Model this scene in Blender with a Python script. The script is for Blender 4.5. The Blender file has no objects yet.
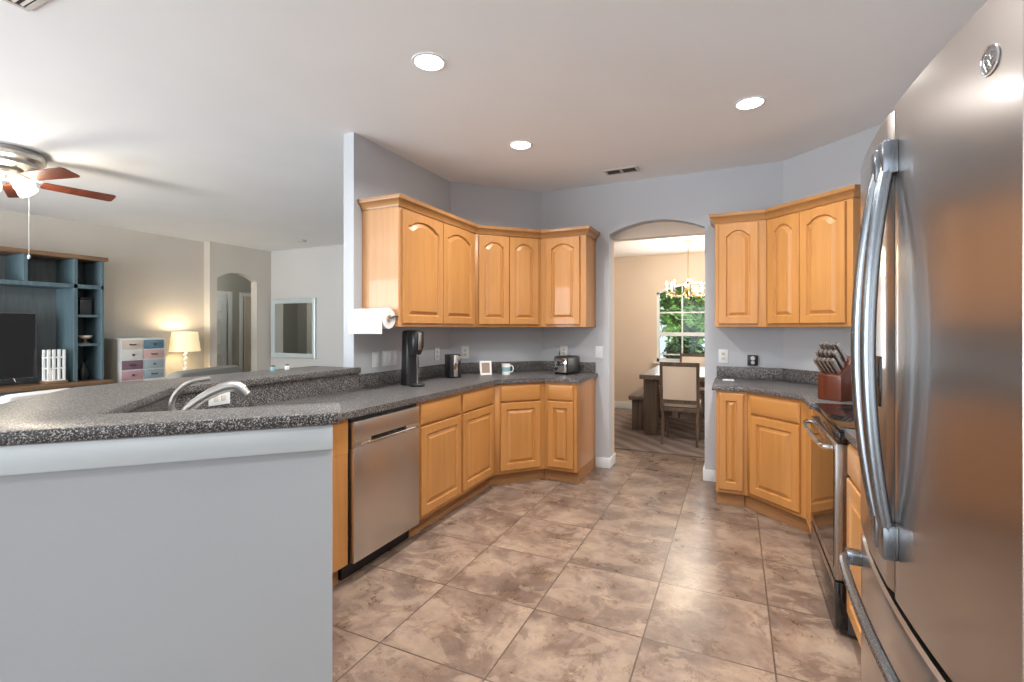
import bpy, bmesh, math, random
from mathutils import Vector, Matrix
random.seed(7)
S = bpy.context.scene
COL = S.collection
R = math.radians

# ---------------------------------------------------------------- camera, world, sun, daylight, fill lights, exposure
cam_d = bpy.data.cameras.new('camera')
cam = bpy.data.objects.new('camera', cam_d)
COL.objects.link(cam)
cam.location = (0, 0, 1.35)
cam.rotation_euler = (R(90), 0, R(25))
cam_d.sensor_width = 36.0
cam_d.lens = 16.875
cam_d.shift_y = -0.0127
cam_d.clip_start = 0.05
S.camera = cam
S.view_settings.view_transform = 'Standard'
S.view_settings.look = 'None'
S.view_settings.gamma = 1.0
S.view_settings.use_curve_mapping = False
S.view_settings.exposure = 0.14

W = bpy.data.worlds.new('sky')
S.world = W
W.use_nodes = True
wbg = W.node_tree.nodes['Background']
wbg.inputs['Color'].default_value = (0.84, 0.92, 1.0, 1)
wbg.inputs['Strength'].default_value = 1.1

sun_d = bpy.data.lights.new('sun', 'SUN')
sun_d.energy = 4.5
sun_d.angle = R(1)
sun_d.color = (1.0, 0.95, 0.86)
sun = bpy.data.objects.new('sun', sun_d)
COL.objects.link(sun)
sun.rotation_euler = Vector((-.6, .35, -.72)).to_track_quat('-Z', 'Y').to_euler()


def area(name, loc, rot, sx, sy, power, color=(1, 1, 1), portal=False, parent=None, shape='RECTANGLE', spread=180):
    d = bpy.data.lights.new(name, 'AREA')
    d.shape = shape
    d.size = sx
    d.size_y = sy
    d.energy = power
    d.color = color
    d.spread = R(spread)
    if portal:
        d.cycles.is_portal = True
    o = bpy.data.objects.new(name, d)
    COL.objects.link(o)
    o.location = loc
    o.rotation_euler = rot
    o.parent = parent
    return o


def point(name, loc, power, color, radius, parent=None):
    d = bpy.data.lights.new(name, 'POINT')
    d.energy = power
    d.color = color
    d.shadow_soft_size = radius
    o = bpy.data.objects.new(name, d)
    COL.objects.link(o)
    o.location = loc
    o.parent = parent
    return o


# daylight at the dining window; the other three are added, unseen fill lights
DAY = (0.93, 0.97, 1.0)
area('rear_left_fill', (-5.2, -2.17, 1.2), (R(90), 0, 0), 3.6, 2.2, 290, DAY)  # unseen fill light added behind the camera, towards the living room
area('rear_right_fill', (-0.8, -2.17, 1.35), (R(90), 0, 0), 2.6, 2.0, 20, DAY)  # weaker unseen fill light added behind the camera
area('daylight_dining_window', (-0.585, 8.0, 1.4), (R(-90), 0, 0), 1.1, 1.2, 24, DAY)
area('dining_side_fill', (1.96, 6.6, 1.5), (R(90), 0, R(90)), 1.6, 1.3, 40, (1.0, 0.97, 0.92))  # added fill light; this side wall has no opening

# ---------------------------------------------------------------- materials


def mat(name, color=(.8, .8, .8), rough=.5, metal=0.0, spec=.5, coat=0.0, emit=None, estr=0.0):
    m = bpy.data.materials.new(name)
    m.use_nodes = True
    b = m.node_tree.nodes['Principled BSDF']
    b.inputs['Base Color'].default_value = (*color, 1)
    b.inputs['Roughness'].default_value = rough
    b.inputs['Metallic'].default_value = metal
    b.inputs['Specular IOR Level'].default_value = spec
    b.inputs['Coat Weight'].default_value = coat
    if emit:
        b.inputs['Emission Color'].default_value = (*emit, 1)
        b.inputs['Emission Strength'].default_value = estr
    return m


def nodes(m):
    return m.node_tree.nodes, m.node_tree.links, m.node_tree.nodes['Principled BSDF']


def ramp(nd, stops):
    r = nd.new('ShaderNodeValToRGB')
    e = r.color_ramp.elements
    while len(e) < len(stops):
        e.new(.5)
    for el, (p, c) in zip(e, stops):
        el.position = p
        el.color = (*c, 1)
    return r


def noise(nd, lk, coord, scale, detail=4, rough=.55, mapscale=None, dist=0.0):
    t = nd.new('ShaderNodeTexNoise')
    t.inputs['Scale'].default_value = scale
    t.inputs['Detail'].default_value = detail
    t.inputs['Roughness'].default_value = rough
    t.inputs['Distortion'].default_value = dist
    if mapscale:
        mp = nd.new('ShaderNodeMapping')
        mp.inputs['Scale'].default_value = mapscale
        lk.new(coord, mp.inputs['Vector'])
        coord = mp.outputs['Vector']
    lk.new(coord, t.inputs['Vector'])
    return t


def wood(name, c_dark, c_mid, c_light, axis='z', rough=.38, coat=.25, big=1.0):
    m = mat(name, c_mid, rough, coat=coat)
    nd, lk, b = nodes(m)
    tc = nd.new('ShaderNodeTexCoord').outputs['Object']
    long_, cross = 1.6 * big, 26 * big
    ms = {'z': (cross, cross, long_), 'x': (long_, cross, cross), 'y': (cross, long_, cross)}[axis]
    n1 = noise(nd, lk, tc, 1.0, 5, .6, ms, .6)
    r1 = ramp(nd, [(.25, c_dark), (.5, c_mid), (.75, c_light)])
    lk.new(n1.outputs['Fac'], r1.inputs['Fac'])
    n2 = noise(nd, lk, tc, 2.2, 3, .5, (1, 1, .35) if axis == 'z' else (.35, 1, 1))
    r2 = ramp(nd, [(.3, (.86, .84, .8)), (.7, (1.08, 1.06, 1.02))])
    lk.new(n2.outputs['Fac'], r2.inputs['Fac'])
    mx = nd.new('ShaderNodeMixRGB')
    mx.blend_type = 'MULTIPLY'
    mx.inputs[0].default_value = 1
    lk.new(r1.outputs[0], mx.inputs[1])
    lk.new(r2.outputs[0], mx.inputs[2])
    lk.new(mx.outputs[0], b.inputs['Base Color'])
    return m


def wall_paint(name, c, bump=.05, scale=90, rough=.75):
    m = mat(name, c, rough, spec=.3)
    nd, lk, b = nodes(m)
    tc = nd.new('ShaderNodeTexCoord').outputs['Object']
    n = noise(nd, lk, tc, scale, 3)
    bp = nd.new('ShaderNodeBump')
    bp.inputs['Strength'].default_value = bump
    bp.inputs['Distance'].default_value = .01
    lk.new(n.outputs['Fac'], bp.inputs['Height'])
    lk.new(bp.outputs['Normal'], b.inputs['Normal'])
    n2 = noise(nd, lk, tc, .9, 2)
    r = ramp(nd, [(.3, tuple(x * .97 for x in c)), (.7, tuple(min(1, x * 1.03) for x in c))])
    lk.new(n2.outputs['Fac'], r.inputs['Fac'])
    lk.new(r.outputs[0], b.inputs['Base Color'])
    return m


def speckle(name, base, dark, light, rough=.3):
    m = mat(name, base, rough, spec=.5)
    nd, lk, b = nodes(m)
    tc = nd.new('ShaderNodeTexCoord').outputs['Object']
    n = noise(nd, lk, tc, 210, 2, .6)
    r = ramp(nd, [(.40, dark), (.48, base), (.55, base), (.63, light)])
    lk.new(n.outputs['Fac'], r.inputs['Fac'])
    lk.new(r.outputs[0], b.inputs['Base Color'])
    return m


def brushed(name, c, rough=.27, axis='z'):
    m = mat(name, c, rough, 1.0)
    nd, lk, b = nodes(m)
    tc = nd.new('ShaderNodeTexCoord').outputs['Object']
    ms = (300, 300, 4) if axis == 'z' else (4, 4, 300)
    n = noise(nd, lk, tc, 1, 2, .5, ms)
    mr = nd.new('ShaderNodeMapRange')
    mr.inputs['To Min'].default_value = rough - .05
    mr.inputs['To Max'].default_value = rough + .07
    lk.new(n.outputs['Fac'], mr.inputs['Value'])
    lk.new(mr.outputs[0], b.inputs['Roughness'])
    return m


def tile_floor():
    m = mat('slate_tile', (.4, .3, .22), .3, spec=.5)
    nd, lk, b = nodes(m)
    tc = nd.new('ShaderNodeTexCoord').outputs['Object']
    mp = nd.new('ShaderNodeMapping')
    mp.inputs['Location'].default_value = (.875, -2.135 + .508 * 8, 0)
    lk.new(tc, mp.inputs['Vector'])
    br = nd.new('ShaderNodeTexBrick')
    br.offset = 0
    br.squash = 1
    br.inputs['Scale'].default_value = 1
    br.inputs['Brick Width'].default_value = .508
    br.inputs['Row Height'].default_value = .508
    br.inputs['Mortar Size'].default_value = .0035
    br.inputs['Mortar Smooth'].default_value = .1
    br.inputs['Color1'].default_value = (0, 0, 0, 1)
    br.inputs['Color2'].default_value = (1, 1, 1, 1)
    br.inputs['Mortar'].default_value = (.5, .5, .5, 1)
    lk.new(mp.outputs[0], br.inputs['Vector'])
    # shift the cloudy pattern from tile to tile
    sc = nd.new('ShaderNodeVectorMath')
    sc.operation = 'SCALE'
    sc.inputs['Scale'].default_value = 9
    lk.new(br.outputs['Color'], sc.inputs[0])
    ad = nd.new('ShaderNodeVectorMath')
    lk.new(tc, ad.inputs[0])
    lk.new(sc.outputs[0], ad.inputs[1])
    n1 = noise(nd, lk, ad.outputs[0], 3.4, 14, .70, None, .25)
    r1 = ramp(nd, [(.33, (.075, .047, .034)), (.44, (.145, .096, .070)), (.50, (.205, .141, .104)), (.56, (.28, .20, .146)), (.66, (.375, .285, .213))])
    lk.new(n1.outputs['Fac'], r1.inputs['Fac'])
    n2 = noise(nd, lk, ad.outputs[0], 6.5, 14, .78, None, .4)
    r2 = ramp(nd, [(.40, (0, 0, 0)), (.62, (1, 1, 1))])
    lk.new(n2.outputs['Fac'], r2.inputs['Fac'])
    mx = nd.new('ShaderNodeMixRGB')
    mx.inputs[2].default_value = (.225, .17, .148, 1)
    mu = nd.new('ShaderNodeMath')
    mu.operation = 'MULTIPLY'
    mu.inputs[1].default_value = .55
    lk.new(r2.outputs[0], mu.inputs[0])
    lk.new(mu.outputs[0], mx.inputs[0])
    lk.new(r1.outputs[0], mx.inputs[1])
    n3 = noise(nd, lk, ad.outputs[0], 4.5, 12, .74, None, .3)
    r3 = ramp(nd, [(.56, (0, 0, 0)), (.68, (1, 1, 1))])
    lk.new(n3.outputs['Fac'], r3.inputs['Fac'])
    mu3 = nd.new('ShaderNodeMath')
    mu3.operation = 'MULTIPLY'
    mu3.inputs[1].default_value = .4
    lk.new(r3.outputs[0], mu3.inputs[0])
    mx3 = nd.new('ShaderNodeMixRGB')
    mx3.inputs[2].default_value = (.27, .155, .085, 1)
    lk.new(mu3.outputs[0], mx3.inputs[0])
    lk.new(mx.outputs[0], mx3.inputs[1])
    n4 = noise(nd, lk, ad.outputs[0], 4.2, 14, .66, (1, 1.5, 1), .9)
    r4 = ramp(nd, [(.535, (0, 0, 0)), (.56, (1, 1, 1))])
    lk.new(n4.outputs['Fac'], r4.inputs['Fac'])
    n5 = noise(nd, lk, ad.outputs[0], 4.8, 14, .66, (1.4, 1, 1), .9)
    r5 = ramp(nd, [(.55, (0, 0, 0)), (.575, (1, 1, 1))])
    lk.new(n5.outputs['Fac'], r5.inputs['Fac'])
    last = mx3.outputs[0]
    for rr_n, col, k in ((r5, (.125, .085, .065, 1), .5), (r4, (.36, .272, .20, 1), .40)):
        mu4 = nd.new('ShaderNodeMath')
        mu4.operation = 'MULTIPLY'
        mu4.inputs[1].default_value = k
        lk.new(rr_n.outputs[0], mu4.inputs[0])
        mx4 = nd.new('ShaderNodeMixRGB')
        mx4.inputs[2].default_value = col
        lk.new(mu4.outputs[0], mx4.inputs[0])
        lk.new(last, mx4.inputs[1])
        last = mx4.outputs[0]
    g = nd.new('ShaderNodeMixRGB')
    g.inputs[2].default_value = (.085, .06, .045, 1)
    lk.new(br.outputs['Fac'], g.inputs[0])
    lk.new(last, g.inputs[1])
    lk.new(g.outputs[0], b.inputs['Base Color'])
    rr = nd.new('ShaderNodeMapRange')
    rr.inputs['To Min'].default_value = .2
    rr.inputs['To Max'].default_value = .38
    lk.new(n2.outputs['Fac'], rr.inputs['Value'])
    lk.new(rr.outputs[0], b.inputs['Roughness'])
    bp = nd.new('ShaderNodeBump')
    bp.inputs['Strength'].default_value = .18
    bp.inputs['Distance'].default_value = .004
    ih = nd.new('ShaderNodeMath')
    ih.operation = 'SUBTRACT'
    ih.inputs[0].default_value = 1.0
    lk.new(br.outputs['Fac'], ih.inputs[1])
    lk.new(ih.outputs[0], bp.inputs['Height'])
    lk.new(bp.outputs['Normal'], b.inputs['Normal'])
    return m


def glass_pane(name):
    m = bpy.data.materials.new(name)
    m.use_nodes = True
    nd, lk = m.node_tree.nodes, m.node_tree.links
    out = nd['Material Output']
    nd.remove(nd['Principled BSDF'])
    t = nd.new('ShaderNodeBsdfTransparent')
    t.inputs[0].default_value = (.95, .98, .97, 1)
    g = nd.new('ShaderNodeBsdfGlossy')
    g.inputs['Roughness'].default_value = .02
    f = nd.new('ShaderNodeFresnel')
    f.inputs[0].default_value = 1.45
    x = nd.new('ShaderNodeMixShader')
    lk.new(f.outputs[0], x.inputs[0])
    lk.new(t.outputs[0], x.inputs[1])
    lk.new(g.outputs[0], x.inputs[2])
    lk.new(x.outputs[0], out.inputs[0])
    return m


M = {}
M['maple'] = wood('honey_maple', (.44, .20, .058), (.50, .235, .07), (.54, .265, .087))
M['maple_h'] = wood('honey_maple_across', (.44, .20, .058), (.50, .235, .07), (.54, .265, .087), 'x')
M['maple_side'] = wood('pale_maple_side', (.50, .26, .115), (.545, .29, .13), (.59, .325, .15))
M['crown'] = wood('shaded_maple_molding', (.30, .14, .045), (.36, .175, .06), (.41, .21, .08), 'x')  # maple darkened so its colour carries the shade on the crown molding
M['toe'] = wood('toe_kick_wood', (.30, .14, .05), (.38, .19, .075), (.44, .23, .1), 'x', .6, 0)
M['wall_k'] = wall_paint('blue_grey_wall_paint', (.50, .525, .56))
M['wall_l'] = wall_paint('warm_grey_wall_paint', (.62, .58, .525))
M['wall_pale'] = wall_paint('pale_grey_wall_paint', (.57, .57, .565))
M['wall_d'] = wall_paint('tan_wall_paint', (.66, .55, .45))
M['wall_h'] = wall_paint('olive_grey_wall_paint', (.40, .40, .365))
M['ceil'] = wall_paint('ceiling_paint', (.81, .83, .85), .04, 60, .85)
M['white'] = mat('white_paint', (.74, .78, .80), .4)
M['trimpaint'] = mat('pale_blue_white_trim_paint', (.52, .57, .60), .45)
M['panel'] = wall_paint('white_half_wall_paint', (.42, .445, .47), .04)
M['speck'] = speckle('speckled_laminate', (.062, .058, .057), (.009, .008, .009), (.40, .385, .375), .39)
M['steel'] = brushed('stainless_steel', (.44, .415, .395), .27)
M['steel_f'] = mat('fridge_stainless', (.405, .375, .355), .28, 1, coat=.65)
fn, fl, fb = nodes(M['steel_f'])
ft = fn.new('ShaderNodeTangent')
ft.direction_type = 'RADIAL'
ft.axis = 'Z'
fl.new(ft.outputs[0], fb.inputs['Tangent'])
fb.inputs['Anisotropic'].default_value = .6
fb.inputs['Coat Roughness'].default_value = .09
M['steel_h'] = brushed('handle_steel', (.25, .285, .325), .25)
M['steel_dw'] = brushed('dishwasher_stainless', (.62, .59, .56), .32)
M['nickel'] = mat('brushed_nickel', (.50, .485, .465), .36, 1)
M['emblem_disc'] = mat('grey_emblem_disc', (.20, .20, .21), .4, .8)
M['chrome'] = mat('chrome', (.8, .8, .8), .1, 1)
M['black'] = mat('black_plastic', (.015, .015, .017), .35)
M['blackgl'] = mat('black_glass', (.008, .008, .009), .05, spec=.7)
M['darkgrey'] = mat('dark_grey_metal', (.09, .09, .095), .4, .6)
M['seam'] = mat('dark_rubber_seal', (.02, .02, .022), .7)
M['tile'] = tile_floor()
M['glass'] = glass_pane('window_glass')
M['bulb'] = mat('lit_lamp_lens', (1, 1, 1), .3, emit=(1, .97, .92), estr=14)
M['shade_lit'] = mat('lit_frosted_glass', (1, .95, .85), .3, emit=(1, .86, .62), estr=1.6)
M['lampshade'] = mat('cream_lampshade', (.85, .74, .5), .7, emit=(1, .78, .42), estr=.55)
M['candle_bulb'] = mat('lit_candle_bulb', (1, .95, .85), .3, emit=(1, .85, .6), estr=14)
M['blade'] = wood('cherry_fan_blade', (.09, .022, .012), (.14, .034, .017), (.19, .05, .025), 'x', .35, .3)
M['teal'] = wood('teal_painted_wood', (.07, .13, .17), (.095, .155, .19), (.13, .195, .23), 'z', .5, .0)
M['tealdark'] = wood('dark_teal_back_panel', (.09, .115, .13), (.125, .15, .165), (.16, .18, .19), 'z', .55, .0)
M['browntop'] = wood('brown_plank_wood', (.15, .085, .045), (.24, .14, .08), (.32, .2, .12), 'y', .5, .1)
M['rustic'] = wood('rustic_dark_wood', (.05, .032, .022), (.105, .07, .05), (.17, .12, .085), 'z', .6, 0)
M['rustic_h'] = wood('rustic_dark_wood_top', (.07, .05, .038), (.13, .095, .072), (.20, .15, .12), 'y', .45, .1)
M['linen'] = wall_paint('cream_linen', (.70, .60, .50), .25, 400, .9)
M['mirror'] = mat('mirror_glass', (.75, .78, .78), .02, 1)
M['mirrorframe'] = mat('silver_mirror_frame', (.55, .63, .63), .35, .15)
M['paper'] = wall_paint('paper_towel', (.70, .70, .70), .25, 180, .95)
M['knifeblock'] = wood('cherry_knife_block', (.06, .014, .008), (.10, .022, .010), (.15, .036, .015), 'z', .35, .3)
M['brass'] = mat('aged_brass', (.55, .38, .18), .3, 1)
M['ceramic'] = mat('white_ceramic', (.82, .83, .82), .15)
M['mugblue'] = mat('pale_teal_glaze', (.25, .45, .47), .2)
M['photo'] = wall_paint('faded_photo_print', (.35, .25, .2), 0, 40)
M['whitefab'] = wall_paint('white_fabric', (.80, .80, .79), .2, 300, .9)
M['greyfab'] = wall_paint('grey_leather', (.22, .215, .20), .2, 120, .6)
M['doorpaint'] = mat('beige_door_paint', (.60, .55, .46), .5)
M['ventm'] = mat('vent_grey', (.50, .48, .46), .5)
M['ventdark'] = mat('vent_dark', (.05, .048, .045), .8)
M['leaf'] = mat('green_leaf', (.16, .34, .07), .5)
M['leaf2'] = mat('dark_green_leaf', (.06, .15, .06), .45)
M['leaf3'] = mat('yellow_green_leaf', (.30, .46, .12), .5)
M['bark'] = mat('brown_bark', (.15, .1, .07), .8)
M['grass'] = wall_paint('lawn_green', (.10, .19, .05), .5, 60, .9)
M['tv'] = mat('tv_screen', (.012, .011, .012), .12, spec=.6)
M['sinkm'] = brushed('sink_steel', (.5, .5, .5), .3)


def rug_mat():
    m = mat('patterned_rug', (.2, .15, .12), .95)
    nd, lk, b = nodes(m)
    tc = nd.new('ShaderNodeTexCoord').outputs['Object']
    w = nd.new('ShaderNodeTexWave')
    w.wave_type = 'BANDS'
    w.bands_direction = 'DIAGONAL'
    w.inputs['Scale'].default_value = 2.2
    w.inputs['Distortion'].default_value = 3
    w.inputs['Detail'].default_value = 3
    lk.new(tc, w.inputs['Vector'])
    r = ramp(nd, [(.2, (.135, .095, .08)), (.5, (.165, .12, .10)), (.8, (.205, .155, .13))])
    lk.new(w.outputs['Fac'], r.inputs['Fac'])
    lk.new(r.outputs[0], b.inputs['Base Color'])
    return m


M['rug'] = rug_mat()

# ---------------------------------------------------------------- mesh helpers


class MB:
    def __init__(self):
        self.bm = bmesh.new()
        self.xf = Matrix.Identity(4)

    def v(self, p):
        return self.bm.verts.new(self.xf @ Vector(p))

    def f(self, vs):
        try:
            return self.bm.faces.new(vs)
        except ValueError:
            return None

    def box(self, x0, y0, z0, x1, y1, z1):
        return self.prism([(x0, y0), (x1, y0), (x1, y1), (x0, y1)], z0, z1)

    def prism(self, poly, z0, z1):
        a = [self.v((x, y, z0)) for x, y in poly]
        b = [self.v((x, y, z1)) for x, y in poly]
        n = len(poly)
        self.f(a[::-1])
        self.f(b)
        for i in range(n):
            self.f([a[i], a[(i + 1) % n], b[(i + 1) % n], b[i]])
        return self

    def extr(self, pts, vec):
        vec = Vector(vec)
        a = [self.v(p) for p in pts]
        b = [self.v(Vector(p) + vec) for p in pts]
        n = len(pts)
        self.f(a[::-1])
        self.f(b)
        for i in range(n):
            self.f([a[i], a[(i + 1) % n], b[(i + 1) % n], b[i]])
        return self

    def rings(self, rings, cap0=True, cap1=True, closed=True):
        vs = [[self.v(p) for p in r] for r in rings]
        for a, b in zip(vs, vs[1:]):
            n = len(a)
            for i in range(n if closed else n - 1):
                self.f([a[i], a[(i + 1) % n], b[(i + 1) % n], b[i]])
        if cap0:
            self.f(vs[0][::-1])
        if cap1:
            self.f(vs[-1])
        return self

    def lathe(self, prof, c=(0, 0, 0), seg=20, axis='z', cap=True):
        rs = []
        for r, z in prof:
            ring = []
            for i in range(seg):
                a = 2 * math.pi * i / seg
                x, y = r * math.cos(a), r * math.sin(a)
                p = {'z': (x, y, z), 'x': (z, x, y), 'y': (y, z, x)}[axis]
                ring.append((c[0] + p[0], c[1] + p[1], c[2] + p[2]))
            rs.append(ring)
        return self.rings(rs, cap, cap)

    def tube(self, pts, r, seg=8, caps=True, flat=1.0):
        pts = [Vector(p) for p in pts]
        n = len(pts)
        rr = r if isinstance(r, (list, tuple)) else [r] * n
        t0 = (pts[1] - pts[0]).normalized()
        up = Vector((0, 0, 1)) if abs(t0.z) < .9 else Vector((1, 0, 0))
        u = t0.cross(up).normalized()
        rs = []
        for i in range(n):
            t = (pts[min(i + 1, n - 1)] - pts[max(i - 1, 0)]).normalized()
            u = (u - t * u.dot(t)).normalized()
            w = t.cross(u)
            rs.append([pts[i] + (u * math.cos(2 * math.pi * k / seg) + w * flat * math.sin(2 * math.pi * k / seg)) * rr[i] for k in range(seg)])
        return self.rings(rs, caps, caps)

    def sphere(self, c, r, seg=14, sz=1.0):
        prof = []
        for i in range(9):
            a = -math.pi / 2 + math.pi * i / 8
            prof.append((max(.0004, r * math.cos(a)), r * sz * math.sin(a)))
        return self.lathe(prof, c, seg)

    def build(self, name, m, parent=None, bevel=0, seg=2, loc=None, smooth=True, ang=35):
        bm = self.bm
        bmesh.ops.recalc_face_normals(bm, faces=bm.faces)
        if bevel:
            es = [e for e in bm.edges if len(e.link_faces) == 2 and e.calc_face_angle(0) > R(28)]
            if es:
                bmesh.ops.bevel(bm, geom=es, offset=bevel, segments=seg, affect='EDGES', profile=.5, clamp_overlap=True)
        me = bpy.data.meshes.new(name)
        bm.to_mesh(me)
        bm.free()
        for p in me.polygons:
            p.use_smooth = smooth
        if smooth:
            me.set_sharp_from_angle(angle=R(ang))
        if isinstance(m, str):
            m = M[m]
        me.materials.append(m)
        o = bpy.data.objects.new(name, me)
        COL.objects.link(o)
        if parent:
            o.parent = parent
        if loc:
            o.location = loc
        return o


def tag(o, label, cat, group=None, kind=None):
    if label:
        o['label'] = label
    if cat:
        o['category'] = cat
    if group:
        o['group'] = group
    if kind:
        o['kind'] = kind
    return o


def thing(name, label, cat, loc=(0, 0, 0), rz=0.0, group=None):
    o = bpy.data.objects.new(name, None)
    COL.objects.link(o)
    o.empty_display_size = .1
    o.location = loc
    o.rotation_euler = (0, 0, rz)
    return tag(o, label, cat, group)


def structure(name, mb, m, **k):
    o = mb.build(name, m, **k)
    o['kind'] = 'structure'
    return o


def copy_tree(o, parent=None):
    c = o.copy()
    COL.objects.link(c)
    if parent:
        c.parent = parent
    for ch in list(o.children):
        copy_tree(ch, c)
    return c


def spline(pts, n=8):
    P = [Vector(p) for p in pts]
    P = [2 * P[0] - P[1]] + P + [2 * P[-1] - P[-2]]
    out = []
    for i in range(1, len(P) - 2):
        for k in range(n):
            t = k / n
            a, b, c, d = P[i - 1:i + 3]
            out.append(.5 * ((2 * b) + (c - a) * t + (2 * a - 5 * b + 4 * c - d) * t * t + (3 * b - a - 3 * c + d) * t ** 3))
    out.append(P[-2])
    return out


def rpoly(pts, radii, n=6):
    out = []
    N = len(pts)
    for i, p in enumerate(pts):
        r = radii.get(i, 0)
        p = Vector(p)
        if not r:
            out.append(tuple(p))
            continue
        a = (Vector(pts[i - 1]) - p).normalized()
        b = (Vector(pts[(i + 1) % N]) - p).normalized()
        half = a.angle(b) / 2
        d = r / math.tan(half)
        s, e = p + a * d, p + b * d
        for k in range(n + 1):
            t = k / n
            out.append(tuple((1 - t) ** 2 * s + 2 * t * (1 - t) * p + t * t * e))
    return out


def sd(s, d):       # point given by x+y = s and x-y = d (the peninsula runs at 45 degrees)
    return ((s + d) / 2, (s - d) / 2)


def loc2(pts, o, rz):
    c, s = math.cos(rz), math.sin(rz)
    return [((x - o[0]) * c + (y - o[1]) * s, -(x - o[0]) * s + (y - o[1]) * c) for x, y in pts]


# ---------------------------------------------------------------- room shell
CEIL = 2.74
structure('floor', MB().box(-10.2, -2.4, -.06, 2.2, 8.3, 0), 'tile')
structure('ceiling', MB().box(-10.2, -2.4, CEIL, 1.25, 4.8, CEIL + .1).box(-10.2, 4.8, CEIL, -2.3, 8.3, CEIL + .1), 'ceil')
structure('ceiling_dining', MB().box(-2.3, 4.8, 2.54, 2.2, 8.3, 2.84), mat('dining_ceiling_paint', (.80, .77, .74), .8))

structure('wall_left', MB().prism([(-2.46, 2.615), (-2.46, 3.89), (-1.80, 4.58), (-1.105, 4.58), (-1.105, 4.70), (-2.3, 4.70), (-2.3, 6.05), (-2.555, 6.05), (-2.555, 2.615)], 0, CEIL), 'wall_k')
structure('wall_right', MB().prism([(-.25, 4.58), (.356, 4.58), (1.06, 3.876), (1.06, -2.2), (1.2, -2.2), (1.2, 4.70), (-.25, 4.70)], 0, CEIL), 'wall_k')
# arched opening towards the dining room
pts = [(-1.105, 4.58, CEIL), (-1.105, 4.58, 2.25)]
for i in range(1, 24):
    a = i / 24
    pts.append((-1.105 + .855 * a, 4.58, 2.25 + .10 * (1 - (2 * a - 1) ** 2)))
pts += [(-.25, 4.58, 2.25), (-.25, 4.58, CEIL)]
structure('wall_arch', MB().extr(pts, (0, .12, 0)), 'wall_k')
structure('wall_dining_near', MB().box(-2.3, 4.702, 0, -1.105, 4.80, 2.84).box(-.25, 4.702, 0, 2.2, 4.80, 2.84).box(-1.105, 4.702, 2.215, -.25, 4.80, 2.84), 'wall_d')
# dining room far wall with an arched window opening
WX0, WX1, WZ0, WZ1, WR = -1.175, .005, .80, 1.93, .16
structure('wall_dining_far', MB().box(-2.3, 8.11, 0, WX0, 8.26, 2.54).box(WX1, 8.11, 0, 2.2, 8.26, 2.54).box(WX0, 8.11, 0, WX1, 8.26, WZ0), 'wall_d')
pts = [(WX0, 8.11, 2.54), (WX0, 8.11, WZ1)]
for i in range(1, 20):
    a = i / 20
    pts.append((WX0 + (WX1 - WX0) * a, 8.11, WZ1 + WR * math.sin(math.pi * a) ** .8))
pts += [(WX1, 8.11, WZ1), (WX1, 8.11, 2.54)]
structure('wall_dining_arch', MB().extr(pts, (0, .15, 0)), 'wall_d')
structure('wall_dining_left', MB().box(-2.42, 4.8, 0, -2.301, 8.26, 2.84), 'wall_d')
structure('wall_dining_right', MB().box(2.0, 4.8, 0, 2.2, 8.11, 2.54), 'wall_d')
# living room and hall
structure('wall_living', MB().box(-7.95, -2.2, 0, -7.8, 4.93, CEIL), 'wall_l')
pts = [(0, 4.95, 0), (0, 4.95, CEIL), (0, 6.05, CEIL), (0, 6.05, 0), (0, 5.765, 0), (0, 5.765, 2.165)]
for i in range(1, 16):
    a = i / 16
    pts.append((0, 5.765 - .715 * a, 2.165 + .12 * (1 - (2 * a - 1) ** 2)))
pts += [(0, 5.05, 2.165), (0, 5.05, 0)]
w = MB()
w.xf = Matrix.Translation((-7.65, 0, 0))
structure('wall_hall_arch', w.extr(pts, (-.15, 0, 0)).box(-.30, 4.93, 0, 0, 4.951, CEIL), 'wall_l')
structure('wall_mirror', MB().box(-7.8, 6.05, 0, -2.58, 6.2, CEIL), 'wall_pale')
structure('wall_hall', MB().box(-9.75, 3.6, 0, -9.6, 8.2, CEIL).box(-9.6, 8.0, 0, -7.8, 8.2, CEIL).box(-9.6, 3.6, 0, -7.96, 3.75, CEIL).box(-7.95, 6.2, 0, -7.8, 8.0, CEIL), 'wall_h')
# wall behind the camera with two made-up openings that let light in
structure('wall_back', MB().box(-7.95, -2.35, 0, -7.0, -2.2, CEIL).box(-3.4, -2.35, 0, -2.1, -2.2, CEIL).box(.5, -2.35, 0, 1.2, -2.2, CEIL)
          .box(-7.0, -2.35, 2.3, -3.4, -2.2, CEIL).box(-2.1, -2.35, 2.35, .5, -2.2, CEIL).box(-2.1, -2.35, 0, .5, -2.2, .35), 'wall_l')

# half wall of the peninsula
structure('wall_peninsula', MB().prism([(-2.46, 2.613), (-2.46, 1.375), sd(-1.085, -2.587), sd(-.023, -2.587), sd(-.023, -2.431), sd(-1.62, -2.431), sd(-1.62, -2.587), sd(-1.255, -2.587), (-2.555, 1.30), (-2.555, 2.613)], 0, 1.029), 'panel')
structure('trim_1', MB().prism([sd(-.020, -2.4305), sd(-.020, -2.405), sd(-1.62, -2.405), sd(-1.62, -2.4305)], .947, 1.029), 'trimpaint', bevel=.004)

# baseboards
def bb(name, polys, h=.10, m='white'):
    w = MB()
    for p in polys:
        w.prism(p, 0, h)
    return structure(name, w, m, bevel=.004)


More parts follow.
